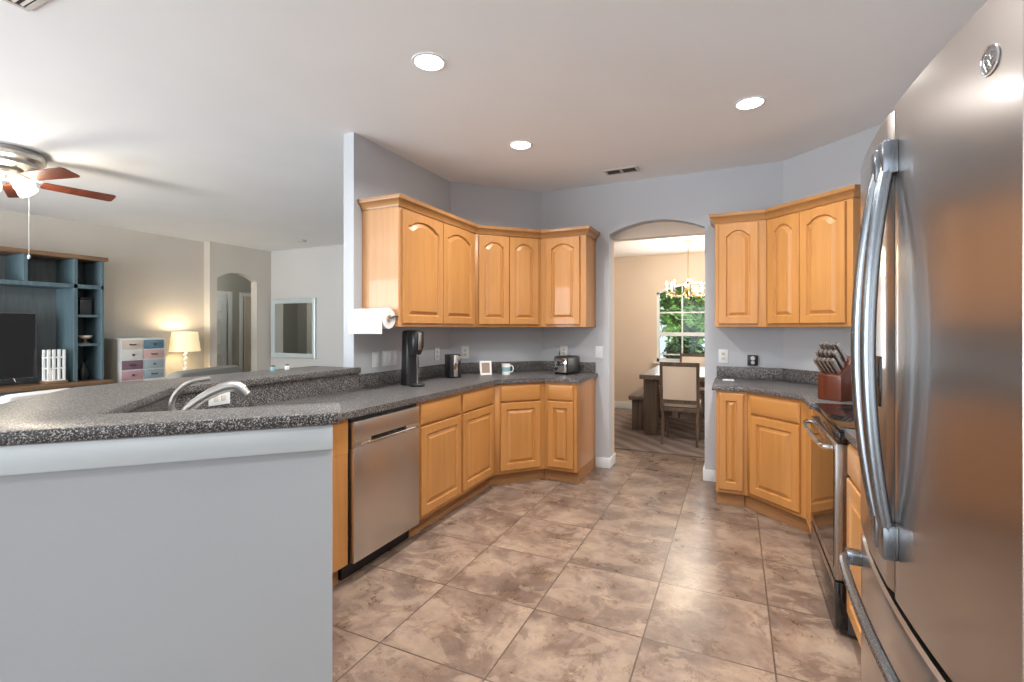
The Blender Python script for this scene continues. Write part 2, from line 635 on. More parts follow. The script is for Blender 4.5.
bb('baseboard_left', [[(-1.234, 4.579), (-1.234, 4.564), (-1.09, 4.564), (-1.09, 4.80), (-1.104, 4.80), (-1.104, 4.579)]])
bb('baseboard_right', [[(-.142, 4.579), (-.142, 4.564), (-.265, 4.564), (-.265, 4.80), (-.251, 4.80), (-.251, 4.579)]])
bb('baseboard_dining', [[(-2.3, 8.109), (-2.3, 8.095), (2.0, 8.095), (2.0, 8.109)]], .11)
bb('baseboard_living', [[(-7.799, -2.2), (-7.785, -2.2), (-7.785, 4.93), (-7.799, 4.93)]])
bb('baseboard_mirror', [[(-7.63, 6.049), (-7.63, 6.035), (-2.6, 6.035), (-2.6, 6.049)]])

# ---------------------------------------------------------------- dining window and the garden outside
wf = MB()
wf.box(WX0, 8.14, WZ0, WX0 + .04, 8.20, WZ1).box(WX1 - .04, 8.14, WZ0, WX1, 8.20, WZ1).box(WX0, 8.14, WZ0, WX1, 8.20, WZ0 + .05)
arc_o = [(WX0 + (WX1 - WX0) * i / 20, 8.14, WZ1 + WR * math.sin(math.pi * i / 20) ** .8) for i in range(21)]
arc_i = [(x * 1.0, 8.14, z - .045) for x, y, z in arc_o][::-1]
wf.extr(arc_o + arc_i, (0, .06, 0))
win = structure('window_1', wf, 'white')
mt = MB()
for k in (1, 2):
    x = WX0 + (WX1 - WX0) * k / 3
    mt.box(x - .011, 8.155, WZ0 + .04, x + .011, 8.185, WZ1 + WR - .04)
for z, h in ((1.60, .011), (1.25, .03), (.92, .011)):
    mt.box(WX0 + .03, 8.152, z - h, WX1 - .03, 8.19, z + h)
mt.build('muntin', 'white', win)
MB().box(WX0 + .02, 8.165, WZ0 + .02, WX1 - .02, 8.170, WZ1 + WR - .02).build('pane', 'glass', win)
structure('trim_2', MB().box(WX0 - .05, 8.06, WZ0 - .035, WX1 + .05, 8.14, WZ0 - .001), 'white', bevel=.004)
g = structure('ground_outside', MB().box(-9, 8.3, -.2, 9, 22, -.06), 'grass')


def leaf_cloud(w, c, rad, n, size, rnd):
    for i in range(n):
        d = Vector((rnd.gauss(0, 1), rnd.gauss(0, 1), rnd.gauss(0, 1))).normalized()
        p = Vector(c) + Vector((d.x * rad[0], d.y * rad[1], d.z * rad[2])) * rnd.uniform(.55, 1.0)
        a = Vector((rnd.uniform(-1, 1), rnd.uniform(-1, 1), rnd.uniform(-.8, .4))).normalized()
        b = a.cross(Vector((rnd.uniform(-1, 1), rnd.uniform(-1, 1), rnd.uniform(-1, 1)))).normalized()
        s = size * rnd.uniform(.6, 1.3)
        v = [w.v(p - a * s), w.v(p + b * s * .35), w.v(p + a * s), w.v(p - b * s * .35)]
        w.f(v)


def shrub(name, label, cat, x, y, h, r, m, n, size, seed, trunk=.3, group='shrubs and trees outside the dining window'):
    rnd = random.Random(seed)
    t = thing(name, label, cat, (x, y, -.06), 0, group)
    w = MB()
    leaf_cloud(w, (0, 0, trunk + (h - trunk) / 2), (r, r, (h - trunk) / 2), n, size, rnd)
    for k in range(4):
        leaf_cloud(w, (rnd.uniform(-r, r) * .6, rnd.uniform(-r, r) * .6, rnd.uniform(trunk, h)), (r * .5, r * .5, h * .2), n // 6, size, rnd)
    w.build('foliage', m, t, smooth=False)
    s = MB()
    s.tube([(0, 0, 0), (.03, 0, trunk * .6), (0, .02, trunk + (h - trunk) * .6)], [.06, .05, .02])
    for k in range(5):
        a = k * 1.3
        s.tube([(0, 0, trunk * .7), (math.cos(a) * r * .3, math.sin(a) * r * .3, trunk + (h - trunk) * .3), (math.cos(a) * r * .6, math.sin(a) * r * .6, trunk + (h - trunk) * .6)], [.03, .02, .008])
    s.build('trunk', 'bark', t)
    return t


shrub('leafy_shrub', 'dark green shrub low outside the left part of the dining window', 'shrub', -1.85, 9.5, 1.4, .42, 'leaf2', 1500, .07, 1, .1)
shrub('leafy_shrub', 'dark green shrub low outside the middle of the dining window', 'shrub', -.87, 9.5, 1.3, .42, 'leaf2', 1700, .07, 6, .1)
shrub('leafy_shrub', 'dark green shrub low outside the right part of the dining window', 'shrub', .1, 9.5, 1.35, .42, 'leaf2', 1500, .07, 2, .1)
shrub('garden_tree', 'bright green tree seen through the upper panes of the dining window', 'tree', -1.0, 14.2, 3.9, 1.25, 'leaf', 2600, .13, 3, 1.0)
shrub('garden_tree', 'yellow green tree farthest outside behind the dining chandelier', 'tree', 1.75, 14.4, 4.2, 1.4, 'leaf3', 2400, .12, 4, 1.0)
shrub('garden_tree', 'tall dark tree farthest left outside the dining window', 'tree', -4.0, 15.2, 4.6, 1.6, 'leaf2', 2200, .13, 5, 1.2)
# palm in front of the trees
pl = thing('palm', 'palm with drooping green fronds close outside the dining window', 'palm', (-.85, 11.6, -.06))
MB().tube([(0, 0, 0), (.03, 0, .7), (0, 0, 1.35)], [.1, .08, .07]).build('trunk', 'bark', pl)
rnd = random.Random(11)
for k in range(12):
    a = k * 2 * math.pi / 12 + rnd.uniform(-.2, .2)
    w = MB()
    L = rnd.uniform(.8, 1.1)
    lift = rnd.uniform(.1, .9)
    P = []
    for i in range(13):
        t = i / 12
        P.append(Vector((math.cos(a) * L * t, math.sin(a) * L * t, 1.35 + lift * math.sin(t * 2.3) * .8 - .35 * t * t)))
    w.tube(P, [.012 * (1 - i / 14) + .002 for i in range(13)], 5)
    sidev = Vector((-math.sin(a), math.cos(a), 0))
    for i in range(2, 13):
        for s in (-1, 1):
            p = P[i]
            tip = p + sidev * s * .26 * (1 - .5 * i / 12) + (P[i] - P[i - 1]).normalized() * .14 - Vector((0, 0, .1))
            e = (P[i] - P[i - 1]).normalized() * .018
            w.f([w.v(p - e), w.v(p + e), w.v(tip)])
    w.build('frond', 'leaf', pl, smooth=False)

# ---------------------------------------------------------------- cabinets


def outline(x0, x1, z0, z1, arch, n=12):
    """closed outline, counter-clockwise from bottom left; arch > 0 raises the middle of the top edge"""
    o = [(x0, z0), (x1, z0)]
    for i in range(n + 1):
        t = i / n
        k = max(0.0, 1 - ((2 * t - 1) / .86) ** 2)
        o.append((x1 + (x0 - x1) * t, z1 + arch * k ** .75))
    return o


def door_mesh(w, x0, z0, wd, h, arch, y=0.0, t=.02, stile=.055, rail=.055):
    """raised-panel door; its front is at y - t, local -y is outwards"""
    f = y - t
    x1, z1 = x0 + wd, z0 + h
    a = arch
    top = z1 - rail - a
    b = [(p[0], y, p[1]) for p in outline(x0, x1, z0, z1, 0)]
    o = outline(x0, x1, z0, z1, 0)
    r = [b, [(p[0], f + .004, p[1]) for p in o],
         [(p[0], f, p[1]) for p in outline(x0 + .004, x1 - .004, z0 + .004, z1 - .004, 0)],
         [(p[0], f, p[1]) for p in outline(x0 + stile, x1 - stile, z0 + rail, top, a)],
         [(p[0], f + .013, p[1]) for p in outline(x0 + stile + .007, x1 - stile - .007, z0 + rail + .007, top - .007, a)],
         [(p[0], f + .013, p[1]) for p in outline(x0 + stile + .013, x1 - stile - .013, z0 + rail + .013, top - .013, a)],
         [(p[0], f + .001, p[1]) for p in outline(x0 + stile + .036, x1 - stile - .036, z0 + rail + .036, top - .036, a * .95)]]
    w.rings(r)
    return w


def drawer_mesh(w, x0, z0, wd, h, y=0.0, t=.02):
    x1, z1, f = x0 + wd, z0 + h, y - t
    rc = lambda e, yy: [(x0 + e, yy, z0 + e), (x1 - e, yy, z0 + e), (x1 - e, yy, z1 - e), (x0 + e, yy, z1 - e)]
    w.rings([rc(0, y), rc(0, f + .010), rc(.010, f + .002), rc(.018, f), ])
    return w


UZ0, UZ1 = 1.358, 2.213
BZ0, BZ1 = .105, .876


def cabinet(name, label, group, origin, rz, foot, z0, z1, doors, drawers=(), toe=None, side='maple'):
    """foot in world coordinates; doors and drawers in the local frame whose x runs along the face"""
    t = thing(name, label, 'cabinet', (origin[0], origin[1], 0), rz, group)
    MB().prism(loc2(foot, origin, rz), z0, z1).build('cabinet_body', side, t, bevel=.002, seg=1)
    for (x, z, wd, h, arch) in doors:
        st = .055 if wd > .22 else .045
        door_mesh(MB(), x, z, wd, h, arch, -.0005, stile=st).build('door', 'maple', t, ang=20)
    for (x, z, wd, h) in drawers:
        drawer_mesh(MB(), x, z, wd, h, -.0005).build('drawer_front', 'maple_h', t, ang=20)
    if toe:
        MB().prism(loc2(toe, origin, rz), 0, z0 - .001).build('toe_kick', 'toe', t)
    return t


E = .001
AG = 'arched door wall cabinets'
BG = 'base cabinets along the counters'
DH = UZ1 - UZ0 - .05
Z45 = R(45)
# wall cabinets, left side.  face on wall A looks +x: local x axis is +y
L_A = math.hypot(0, 3.779 - 2.72)
cabinet('wall_cabinet', 'maple wall cabinet with two arched doors, above the tall black soda machine', AG, (-2.13, 2.695), R(90),
        [(-2.459, 2.695), (-2.13, 2.695), (-2.13, 3.779 - E), (-2.459, 3.779 - E)], UZ0, UZ1,
        [(.035, UZ0 + .025, .50, DH, .05), (.545, UZ0 + .025, .49, DH, .05)], side='maple_side')
LD = math.hypot(.452, .471)
cabinet('wall_cabinet', 'maple wall cabinet with two arched doors set across the far left corner', AG, (-2.13, 3.779), math.atan2(.471, .452),
        [(-2.13, 3.779 + E), (-1.678 - E, 4.25), (-1.678 - E, 4.579), (-1.802, 4.577), (-2.458, 3.893), (-2.458, 3.779 + E)], UZ0, UZ1,
        [(.03, UZ0 + .025, .292, DH, .04), (.328, UZ0 + .025, .292, DH, .04)])
cabinet('wall_cabinet', 'maple wall cabinet with one arched door next to the dining room archway, over the toaster', AG, (-1.678, 4.25), 0,
        [(-1.678, 4.25), (-1.236, 4.25), (-1.236, 4.579), (-1.678, 4.579)], UZ0, UZ1,
        [(.055, UZ0 + .025, .33, DH, .04)])
# wall cabinets, right side
cabinet('wall_cabinet', 'maple wall cabinet with one arched door to the right of the archway', AG, (-.155, 4.25), 0,
        [(-.155, 4.25), (.22 - E, 4.25), (.22 - E, 4.579), (-.155, 4.579)], UZ0, UZ1,
        [(.028, UZ0 + .025, .285, DH, .045)])
cabinet('wall_cabinet', 'maple wall cabinet with two arched doors beside the refrigerator, above the knife block', AG, (.22, 4.25), R(-45),
        [(.22, 4.25), (.693, 3.777), (.95, 3.98), (.357, 4.577), (.22, 4.577)], UZ0, UZ1,
        [(.022, UZ0 + .025, .27, DH, .045), (.297, UZ0 + .025, .33, DH, .045)])


def crown(name, label, path, inner):
    """moulding swept along the cabinet fronts (path, world xy), outwards on the right-hand side of travel"""
    prof = [(.0, UZ1 - .012), (.008, UZ1 - .012), (.012, UZ1 + .004), (.028, UZ1 + .024), (.040, UZ1 + .034), (.044, UZ1 + .055), (.044, UZ1 + .060), (.0, UZ1 + .060)]
    P = [Vector(p) for p in path]
    rings = []
    for i, p in enumerate(P):
        dirs = []
        if i > 0:
            dirs.append((p - P[i - 1]).normalized())
        if i < len(P) - 1:
            dirs.append((P[i + 1] - p).normalized())
        nr = [Vector((d.y, -d.x)) for d in dirs]
        if len(nr) == 2:
            b = (nr[0] + nr[1]).normalized()
            b = b / max(.3, b.dot(nr[0]))
        else:
            b = nr[0]
        rings.append([(p.x + b.x * d, p.y + b.y * d, z) for d, z in prof])
    w = MB()
    w.rings(rings)
    o = w.build(name, 'crown', ang=25)
    return tag(o, label, 'molding', 'crown moldings of the wall cabinets')


crown('crown_molding', 'maple crown molding along the top of the left wall cabinets', [(-2.458, 2.694), (-2.129, 2.694), (-2.129, 3.779), (-1.678, 4.249), (-1.235, 4.249), (-1.235, 4.578)], None)
crown('crown_molding', 'maple crown molding along the top of the right wall cabinets', [(-.156, 4.578), (-.156, 4.249), (.22, 4.249), (.695, 3.776), (.95, 3.979)], None)

# base cabinets, left side
DZ = .72
cabinet('base_cabinet', 'maple base cabinet with two drawers over two doors, right of the dishwasher', BG, (-1.85, 2.525), R(90),
        [(-2.458, 2.525), (-1.85, 2.525), (-1.85, 3.615 - E), (-2.458, 3.615 - E)], BZ0, BZ1,
        [(.03, BZ0 + .03, .49, .575, 0), (.555, BZ0 + .03, .49, .575, 0)], [(.03, DZ, .49, .135), (.555, DZ, .49, .135)],
        toe=[(-2.4, 2.525), (-1.91, 2.525), (-1.91, 3.635), (-2.4, 3.635)])
rzD = math.atan2(.355, .32)
cabinet('base_cabinet', 'maple base cabinet with one drawer and one door set across the far left corner', BG, (-1.85, 3.615), rzD,
        [(-1.85, 3.615 + E), (-1.53 - E, 3.97), (-1.53 - E, 4.578), (-1.802, 4.577), (-2.457, 3.894), (-2.457, 3.615 + E)], BZ0, BZ1,
        [(.05, BZ0 + .03, .378, .575, 0)], [(.05, DZ, .378, .135)],
        toe=[(-1.909, 3.64), (-1.555, 4.026), (-1.555, 4.5), (-1.9, 4.48), (-2.3, 3.95), (-2.3, 3.64)])
cabinet('base_cabinet', 'narrow maple base cabinet with one drawer at the archway end of the left counter', BG, (-1.53, 3.97), 0,
        [(-1.53, 3.97), (-1.238, 3.97), (-1.238, 4.578), (-1.53, 4.578)], BZ0, BZ1,
        [(.03, BZ0 + .03, .235, .575, 0)], [(.03, DZ, .235, .135)],
        toe=[(-1.553, 4.028), (-1.239, 4.028), (-1.239, 4.57), (-1.553, 4.57)])
# sink cabinet, across the inside of the peninsula; its face is seen edge-on
sk = cabinet('base_cabinet', 'maple sink cabinet between the peninsula end wall and the dishwasher', BG, sd(-.035, -3.66), R(-45),
             [sd(-.035, -2.592), sd(-.035, -3.665), (-1.85, 1.925), (-2.438, 1.925), (-2.438, 1.381), sd(-1.055, -2.592)], BZ0, .69,
             [(.04, BZ0 + .03, .335, .575, 0), (.385, BZ0 + .03, .335, .575, 0)], [(.04, DZ, .68, .135)],
             toe=[sd(-.12, -2.592), sd(-.12, -3.58), (-1.915, 1.92), (-2.40, 1.92), (-2.40, 1.40), sd(-1.0, -2.592)])
MB().prism(loc2([sd(-.035, -2.592), sd(-.035, -3.665), (-1.85, 1.925), (-1.87, 1.925), sd(-.06, -3.665), sd(-.06, -2.592)], sd(-.035, -3.66), R(-45)), .6905, BZ1).build('front_rail', 'maple', sk)
hd = MB()
for x in (.345, .415):
    hd.tube([(x, -.021, .60), (x, -.05, .60), (x, -.05, .70), (x, -.021, .70)], .005, 6)
hd.build('door_pull', 'chrome', sk)

# base cabinets, right side
cabinet('base_cabinet', 'narrow maple base cabinet with a single tall door right of the archway', BG, (-.137, 3.97), 0,
        [(-.137, 3.97), (.08 - E, 3.97), (.08 - E, 4.578), (-.137, 4.578)], BZ0, BZ1,
        [(.022, BZ0 + .03, .165, .725, 0)],
        toe=[(-.136, 4.02), (.06, 4.02), (.06, 4.57), (-.136, 4.57)])
cabinet('base_cabinet', 'maple base cabinet with one drawer and door angled towards the range', BG, (.08, 3.97), R(-45),
        [(.08, 3.97), (.413, 3.637), (.413, 3.268), (1.058, 3.268), (1.058, 3.875), (.356, 4.578), (.08, 4.578)], BZ0, BZ1,
        [(.035, BZ0 + .03, .40, .575, 0)], [(.035, DZ, .40, .135)],
        toe=[(.062, 4.03), (.465, 3.66), (.465, 3.27), (1.0, 3.27), (1.0, 3.85), (.34, 4.5), (.062, 4.5)])
cabinet('base_cabinet', 'maple base cabinet with drawer and door squeezed between range and refrigerator', BG, (.45, 2.488), R(-90),
        [(.45, 2.488), (.45, 1.745), (1.058, 1.745), (1.058, 2.488)], BZ0, BZ1,
        [(.02, BZ0 + .03, .70, .575, 0)], [(.02, DZ, .70, .135)],
        toe=[(.50, 2.485), (.50, 1.747), (1.05, 1.747), (1.05, 2.485)])

# ---------------------------------------------------------------- counters
CT0, CT1 = .8775, .914


def ring_box(w, x0, y0, x1, y1, hx0, hy0, hx1, hy1, z0, z1):
    w.box(x0, y0, z0, hx0, y1, z1).box(hx1, y0, z0, x1, y1, z1).box(hx0, y0, z0, hx1, hy0, z1).box(hx0, hy1, z0, hx1, y1, z1)


ct = thing('countertop', 'dark speckled laminate counter running from the sink past the dishwasher to the archway', 'countertop', (-1.85, 2.5, CT0), 0, 'speckled laminate counters')
o0 = Vector((-1.85, 2.5))
rel = lambda P, o=o0: [(x - o.x, y - o.y) for x, y in P]
w = MB()
# sink part as four strips round the bowl, then the long run
s0, s1, d0, d1 = -.86, -.22, -3.50, -2.78     # bowl cut-out in (s, d)
for P in ([sd(-.031, -2.60), sd(-.031, -3.62), (-1.825, 1.90), (-2.438, 1.90), (-2.438, 1.70), sd(s1, d0), sd(s1, d1), sd(s1, -2.60)],
          [sd(s1, -2.60), sd(s1, d1), sd(s0, d1), sd(s0, -2.60)],
          [sd(s0, -2.60), sd(s0, d1), sd(s0, d0), (-2.438, 1.60), (-2.438, 1.378), sd(-1.058, -2.60)],
          [(-2.438, 1.60), sd(s0, d0), sd(s1, d0), (-2.438, 1.70)],
          [(-1.825, 1.90), (-1.825, 3.605), (-1.52, 3.945), (-1.215, 3.945), (-1.215, 4.578), (-1.802, 4.578), (-2.459, 3.892), (-2.459, 2.63), (-2.438, 2.615), (-2.438, 1.90)]):
    w.prism(rel(P), 0, CT1 - CT0)
w.build('counter_slab', 'speck', ct)
w = MB()
w.prism(rel([(-2.4585, 2.65), (-2.439, 2.65), (-2.439, 3.884), (-1.793, 4.559), (-1.237, 4.559), (-1.237, 4.5785), (-1.802, 4.5785), (-2.4585, 3.892)]), CT1 - CT0 + .0005, CT1 - CT0 + .102)
w.build('backsplash', 'speck', ct, bevel=.003)
w = MB()
w.prism(rel([(-2.4585, 2.645), (-2.439, 2.645), (-2.439, 1.383), sd(-1.058, -2.60), sd(-1.083, -2.60), (-2.4585, 1.376)]), CT1 - CT0 + .0005, 1.028 - CT0)
w.build('backsplash', 'speck', ct)

ct2 = thing('countertop', 'dark speckled laminate counter right of the archway, under the knife block', 'countertop', (.2, 4.0, CT0), 0, 'speckled laminate counters')
o2 = Vector((.2, 4.0))
MB().prism(rel([(-.165, 4.578), (-.165, 3.945), (.07, 3.945), (.388, 3.627), (.388, 3.268), (1.058, 3.268), (1.058, 3.875), (.356, 4.578)], o2), 0, CT1 - CT0).build('counter_slab', 'speck', ct2, bevel=.004)
MB().prism(rel([(-.152, 4.578), (-.152, 4.559), (.348, 4.559), (1.039, 3.868), (1.039, 3.28), (1.058, 3.28), (1.058, 3.875), (.356, 4.578)], o2), CT1 - CT0 + .0005, CT1 - CT0 + .102).build('backsplash', 'speck', ct2, bevel=.003)
ct3 = MB().prism([(.425, 2.492), (.425, 1.745), (1.058, 1.745), (1.058, 2.492)], CT0, CT1).build('countertop', 'speck', bevel=.004)
tag(ct3, 'short dark speckled laminate counter between range and refrigerator', 'countertop', 'speckled laminate counters')

bp = rpoly([sd(.02, -2.388), sd(-1.66, -2.388), (-2.84, 1.18), (-2.84, 2.612), (-2.459, 2.612), (-2.459, 2.655), (-2.42, 2.655), (-2.42, 1.38), sd(-1.04, -2.728), sd(.02, -2.728)],
           {0: .05, 1: .12, 2: .06, 3: .05, 6: .02, 9: .05})
bar = MB().prism(bp, 1.030, 1.070).build('bar_top', 'speck', bevel=.007)
tag(bar, 'raised speckled laminate bar top on the white half wall in the foreground', 'countertop')

# sink and faucet
fa = sd(-.54, -3.14)
sink = thing('kitchen_sink', 'stainless steel sink bowl sunk in the counter behind the foreground bar', 'sink', (fa[0], fa[1], .70), R(-45))
w = MB()
rw, rh = (d0 - d1) / -2 / math.sqrt(2) , (s1 - s0) / 2 / math.sqrt(2)
def rr_(a, b, z, r=.05):
    return [(x, y, z) for x, y in rpoly([(-a, -b), (a, -b), (a, b), (-a, b)], {0: r, 1: r, 2: r, 3: r}, 4)]
w.rings([rr_(rw - .003, rh - .003, .2135), rr_(rw - .012, rh - .012, .205), rr_(rw - .03, rh - .03, .02), rr_(rw - .07, rh - .07, .004), rr_(rw - .07, rh - .07, -.002), rr_(rw - .026, rh - .026, .016), rr_(rw - .006, rh - .006, .2)], cap0=False, cap1=False)
w.f([w.v(p) for p in rr_(rw - .07, rh - .07, .004)])
w.build('bowl', 'sinkm', sink)
MB().lathe([(.045, .0045), (.045, .008), (.03, .006), (.028, .005)], (0, 0, 0), 20).build('drain', 'chrome', sink)

fc = thing('faucet', 'brushed nickel faucet with arched spout behind the foreground bar', 'faucet', (-1.955, 1.135, CT1 + .0005), Z45)
MB().lathe([(.033, 0), (.033, .006), (.026, .014), (.023, .05), (.024, .085), (.02, .10)], (0, 0, 0), 20).build('faucet_base', 'nickel', fc)
P = spline([(0, 0, .06), (.03, .0, .115), (.09, 0, .165), (.15, 0, .196), (.195, 0, .203), (.222, 0, .188)], 6)
MB().tube(P, [.016 + .006 * min(1, i / 22) for i in range(len(P))], 12).build('spout', 'nickel', fc)
MB().tube([(.207, 0, .198), (.235, 0, .165)], [.0235, .02], 12).build('spray_head', 'nickel', fc)
P = spline([(-.006, 0, .08), (-.02, 0, .14), (0, 0, .19), (.045, 0, .225), (.11, .0, .238)], 6)
MB().tube(P, [.014 - .003 * i / len(P) for i in range(len(P))], 10, flat=.8).build('lever', 'nickel', fc)


def plate(name, label, cat, loc, rz, wd, h, kind, group='white wall plates', m='white'):
    """wall plate; local -y outwards"""
    t = thing(name, label, cat, loc, rz, group)
    MB().box(-wd / 2, -.006, -h / 2, wd / 2, -.0005, h / 2).build('cover_plate', m, t, bevel=.002)
    if kind == 'outlet':
        for z in (-.02, .02):
            if wd > h:
                MB().box(z - .012, -.0085, -.014, z + .012, -.006, .014).build('socket', 'doorpaint', t, bevel=.002)
            else:
                MB().box(-.014, -.0085, z - .013, .014, -.006, z + .013).build('socket', 'doorpaint', t, bevel=.002)
    else:
        n = max(1, round(wd / .06) - 0)
        for k in range(n):
            x = (k - (n - 1) / 2) * .046
            MB().box(x - .016, -.010, -.033, x + .016, -.006, .033).build('rocker', 'white', t, bevel=.002)
    return t


plate('wall_outlet', 'white outlet set sideways in the speckled splash behind the faucet', 'outlet', (-2.4388, 1.62, .985), R(90), .115, .07, 'outlet')
plate('light_switch', 'white switch plate on the left wall below the paper towels', 'switch', (-2.459, 2.84, 1.115), R(90), .075, .118, 'switch')
plate('light_switch', 'wide white switch plate on the left wall beside the black soda machine', 'switch', (-2.459, 3.00, 1.115), R(90), .165, .118, 'switch')
plate('wall_outlet', 'white outlet on the left wall between soda machine and can opener', 'outlet', (-2.459, 3.66, 1.115), R(90), .075, .118, 'outlet')
plate('wall_outlet', 'white outlet in the far left corner above the can opener cord', 'outlet', (-2.36, 3.9925, 1.115), math.atan2(.69, .66), .075, .118, 'outlet')
plate('wall_outlet', 'white outlet on the wall behind the toaster', 'outlet', (-1.56, 4.579, 1.115), 0, .075, .118, 'outlet')
plate('light_switch', 'white switch plate at the left edge of the archway, right of the toaster', 'switch', (-1.20, 4.579, 1.115), 0, .075, .118, 'switch')
plate('wall_outlet', 'white outlet on the wall right of the archway', 'outlet', (-.10, 4.579, 1.105), 0, .075, .118, 'outlet')
pd = thing('plug_in_device', 'small black plug-in device above the right counter splash', 'device', (.13, 4.579, 1.075), 0)
MB().box(-.04, -.03, -.045, .04, -.0005, .045).build('device_housing', 'black', pd, bevel=.008)
w = MB()
w.lathe([(.018, -.0335), (.018, -.031)], (0, 0, .018), 16, 'y').lathe([(.015, -.0335), (.015, -.031)], (0, 0, -.018), 16, 'y')
w.build('dial', 'steel', pd)
cd = MB().box(-.045, -.02, 0, .045, .02, .012).build('soap_dish', 'ceramic', bevel=.004)
cd.location = (-.055, 4.36, CT1 + .0005)
tag(cd, 'little white soap dish on the right counter near the archway', 'dish')

# ---------------------------------------------------------------- dishwasher (face at x = -1.85)
dw = thing('dishwasher', 'stainless steel dishwasher under the left counter', 'dishwasher', (-1.85, 1.935, 0), R(90))
MB().box(.003, .004, .10, .583, .58, .872).build('tub_body', 'darkgrey', dw)
MB().box(.004, -.026, .105, .582, .0035, .715).build('door_panel', 'steel_dw', dw, bevel=.004)
w = MB()   # control band with a pocket handle under it
w.box(.004, -.026, .752, .582, .0035, .852)
w.box(.004, -.026, .716, .14, .0035, .7515).box(.1405, -.026, .716, .4495, .0035, .731).box(.45, -.026, .716, .582, .0035, .7515)
w.build('control_band', 'steel_dw', dw, bevel=.003)
MB().box(.14, -.006, .7315, .45, .003, .7515).build('handle_pocket', 'seam', dw)
MB().tube([(.06, -.026, .728), (.20, -.030, .729), (.30, -.031, .7295), (.40, -.030, .729), (.54, -.026, .728)], .0045, 6).build('handle_lip', 'chrome', dw)
MB().box(.004, .06, .0, .582, .09, .10).build('toe_plate', 'black', dw)
MB().box(.004, -.003, .853, .582, .02, .872).build('vent_strip', 'seam', dw)

# ---------------------------------------------------------------- range (faces -x), local x along -y
rg = thing('kitchen_range', 'black glass and steel range on the right, next to the knife block', 'range', (.44, 3.262, 0), R(-90))
MB().box(.003, .001, .02, .757, .58, .895).build('range_body', 'darkgrey', rg)
MB().box(.0, -.03, .896, .76, .60, .918).build('cooktop', 'blackgl', rg, bevel=.004)
for x, y, r in ((.2, .15, .10), (.56, .15, .075), (.2, .42, .075), (.56, .42, .1)):
    MB().lathe([(r, .9183), (r, .9188), (r - .004, .9188), (r - .004, .9183), (r, .9183)], (x, y, 0), 32, cap=False).build('burner_ring', 'darkgrey', rg)
MB().box(.0, -.035, .845, .76, .0005, .895).build('control_panel', 'blackgl', rg, bevel=.004)
od = MB().box(.004, -.045, .245, .756, .0, .842).build('oven_door', 'steel', rg, bevel=.004)
MB().box(.03, -.0475, .29, .73, -.0455, .80).build('door_glass', 'blackgl', od, bevel=.0005, seg=1)
P = spline([(.05, -.045, .815), (.07, -.082, .815), (.2, -.094, .815), (.38, -.098, .815), (.56, -.094, .815), (.69, -.082, .815), (.71, -.045, .815)], 6)
MB().tube(P, .011, 10).build('handle', 'chrome', od)
sdw = MB().box(.004, -.045, .03, .756, .0, .235).build('storage_drawer', 'blackgl', rg, bevel=.004)
MB().box(.02, -.047, .205, .74, -.0455, .232).build('drawer_trim', 'steel', sdw)
MB().box(.0, .565, .919, .76, .60, 1.06).build('back_guard', 'blackgl', rg, bevel=.004)

# ---------------------------------------------------------------- refrigerator (faces -x); local x runs towards the camera (-y)
FR_Y0, FR_Y1, FX = 1.716, .80, .298
fr = thing('refrigerator', 'tall stainless steel french door refrigerator filling the right edge', 'refrigerator', (FX, FR_Y0, 0), R(-90))
FW = FR_Y0 - FR_Y1
FH = 1.815


def bow(x):     # local y of the curved front
    u = (x - FW / 2) / (FW / 2)
    return .034 * u * u


def fdoor(x0, x1, z0, z1, th=.075, r0=.0, r1=.0):
    w = MB()
    n = 20
    front = []
    for i in range(n + 1):
        x = x0 + (x1 - x0) * i / n
        y = bow(x)
        e0, e1 = (x - x0), (x1 - x)
        for e, r in ((e0, r0), (e1, r1)):
            if r and e < r:
                y += r - math.sqrt(max(0, r * r - (r - e) ** 2))
        front.append((x, y))
    poly = front + [(x1, .11), (x0, .11)]
    rs = []
    for z, ins in ((z0, .006), (z0 + .006, 0), (z1 - .006, 0), (z1, .006)):
        rs.append([(x, y + (ins if k <= n else 0), z) for k, (x, y) in enumerate(poly)])
    w.rings(rs)
    return w


MB().box(.01, .112, .04, FW - .01, .755, 1.785).build('fridge_body', 'darkgrey', fr, bevel=.004)
zs = .785
dl = fdoor(0, FW / 2 - .003, zs, FH, r0=.02, r1=.006).build('door', 'steel_f', fr, ang=30)
dr = fdoor(FW / 2 + .003, FW, zs, FH, r0=.006, r1=.02).build('door', 'steel_f', fr, ang=30)
dz = fdoor(0, FW, .07, zs - .018, r0=.02, r1=.02).build('freezer_drawer', 'steel_f', fr, ang=30)
MB().box(.01, .045, zs - .02, FW - .01, .112, zs + .001).build('door_gasket', 'seam', fr)
MB().box(.02, .06, .0, FW - .02, .12, .065).build('base_grille', 'black', fr)
MB().box(FW / 2 - .10, .02, 1.786, FW / 2 + .10, .14, 1.80).build('hinge_cover', 'darkgrey', fr)
zb, zt = .875, 1.735
for sgn, dd in ((-1, dl), (1, dr)):
    xc = FW / 2 + sgn * .030
    w = MB()
    n = 24
    rs = []
    for i in range(n + 1):
        t = i / n
        z = zb + .035 + (zt - zb - .07) * t
        b = math.sin(math.pi * t) ** .8
        yb = -.010 - .040 * b
        xs = xc + sgn * .014 * b
        rs.append([(xs + .017 * math.cos(a), yb + .014 * math.sin(a), z) for a in [2 * math.pi * k / 12 for k in range(12)]])
    w.rings(rs)
    h = w.build('handle', 'steel_h', dd)
    for z in (zb, zt - .07):
        MB().box(xc - .021, -.026, z, xc + .019, bow(xc) + .001, z + .07).build('handle_bracket', 'steel_h', h, bevel=.005)
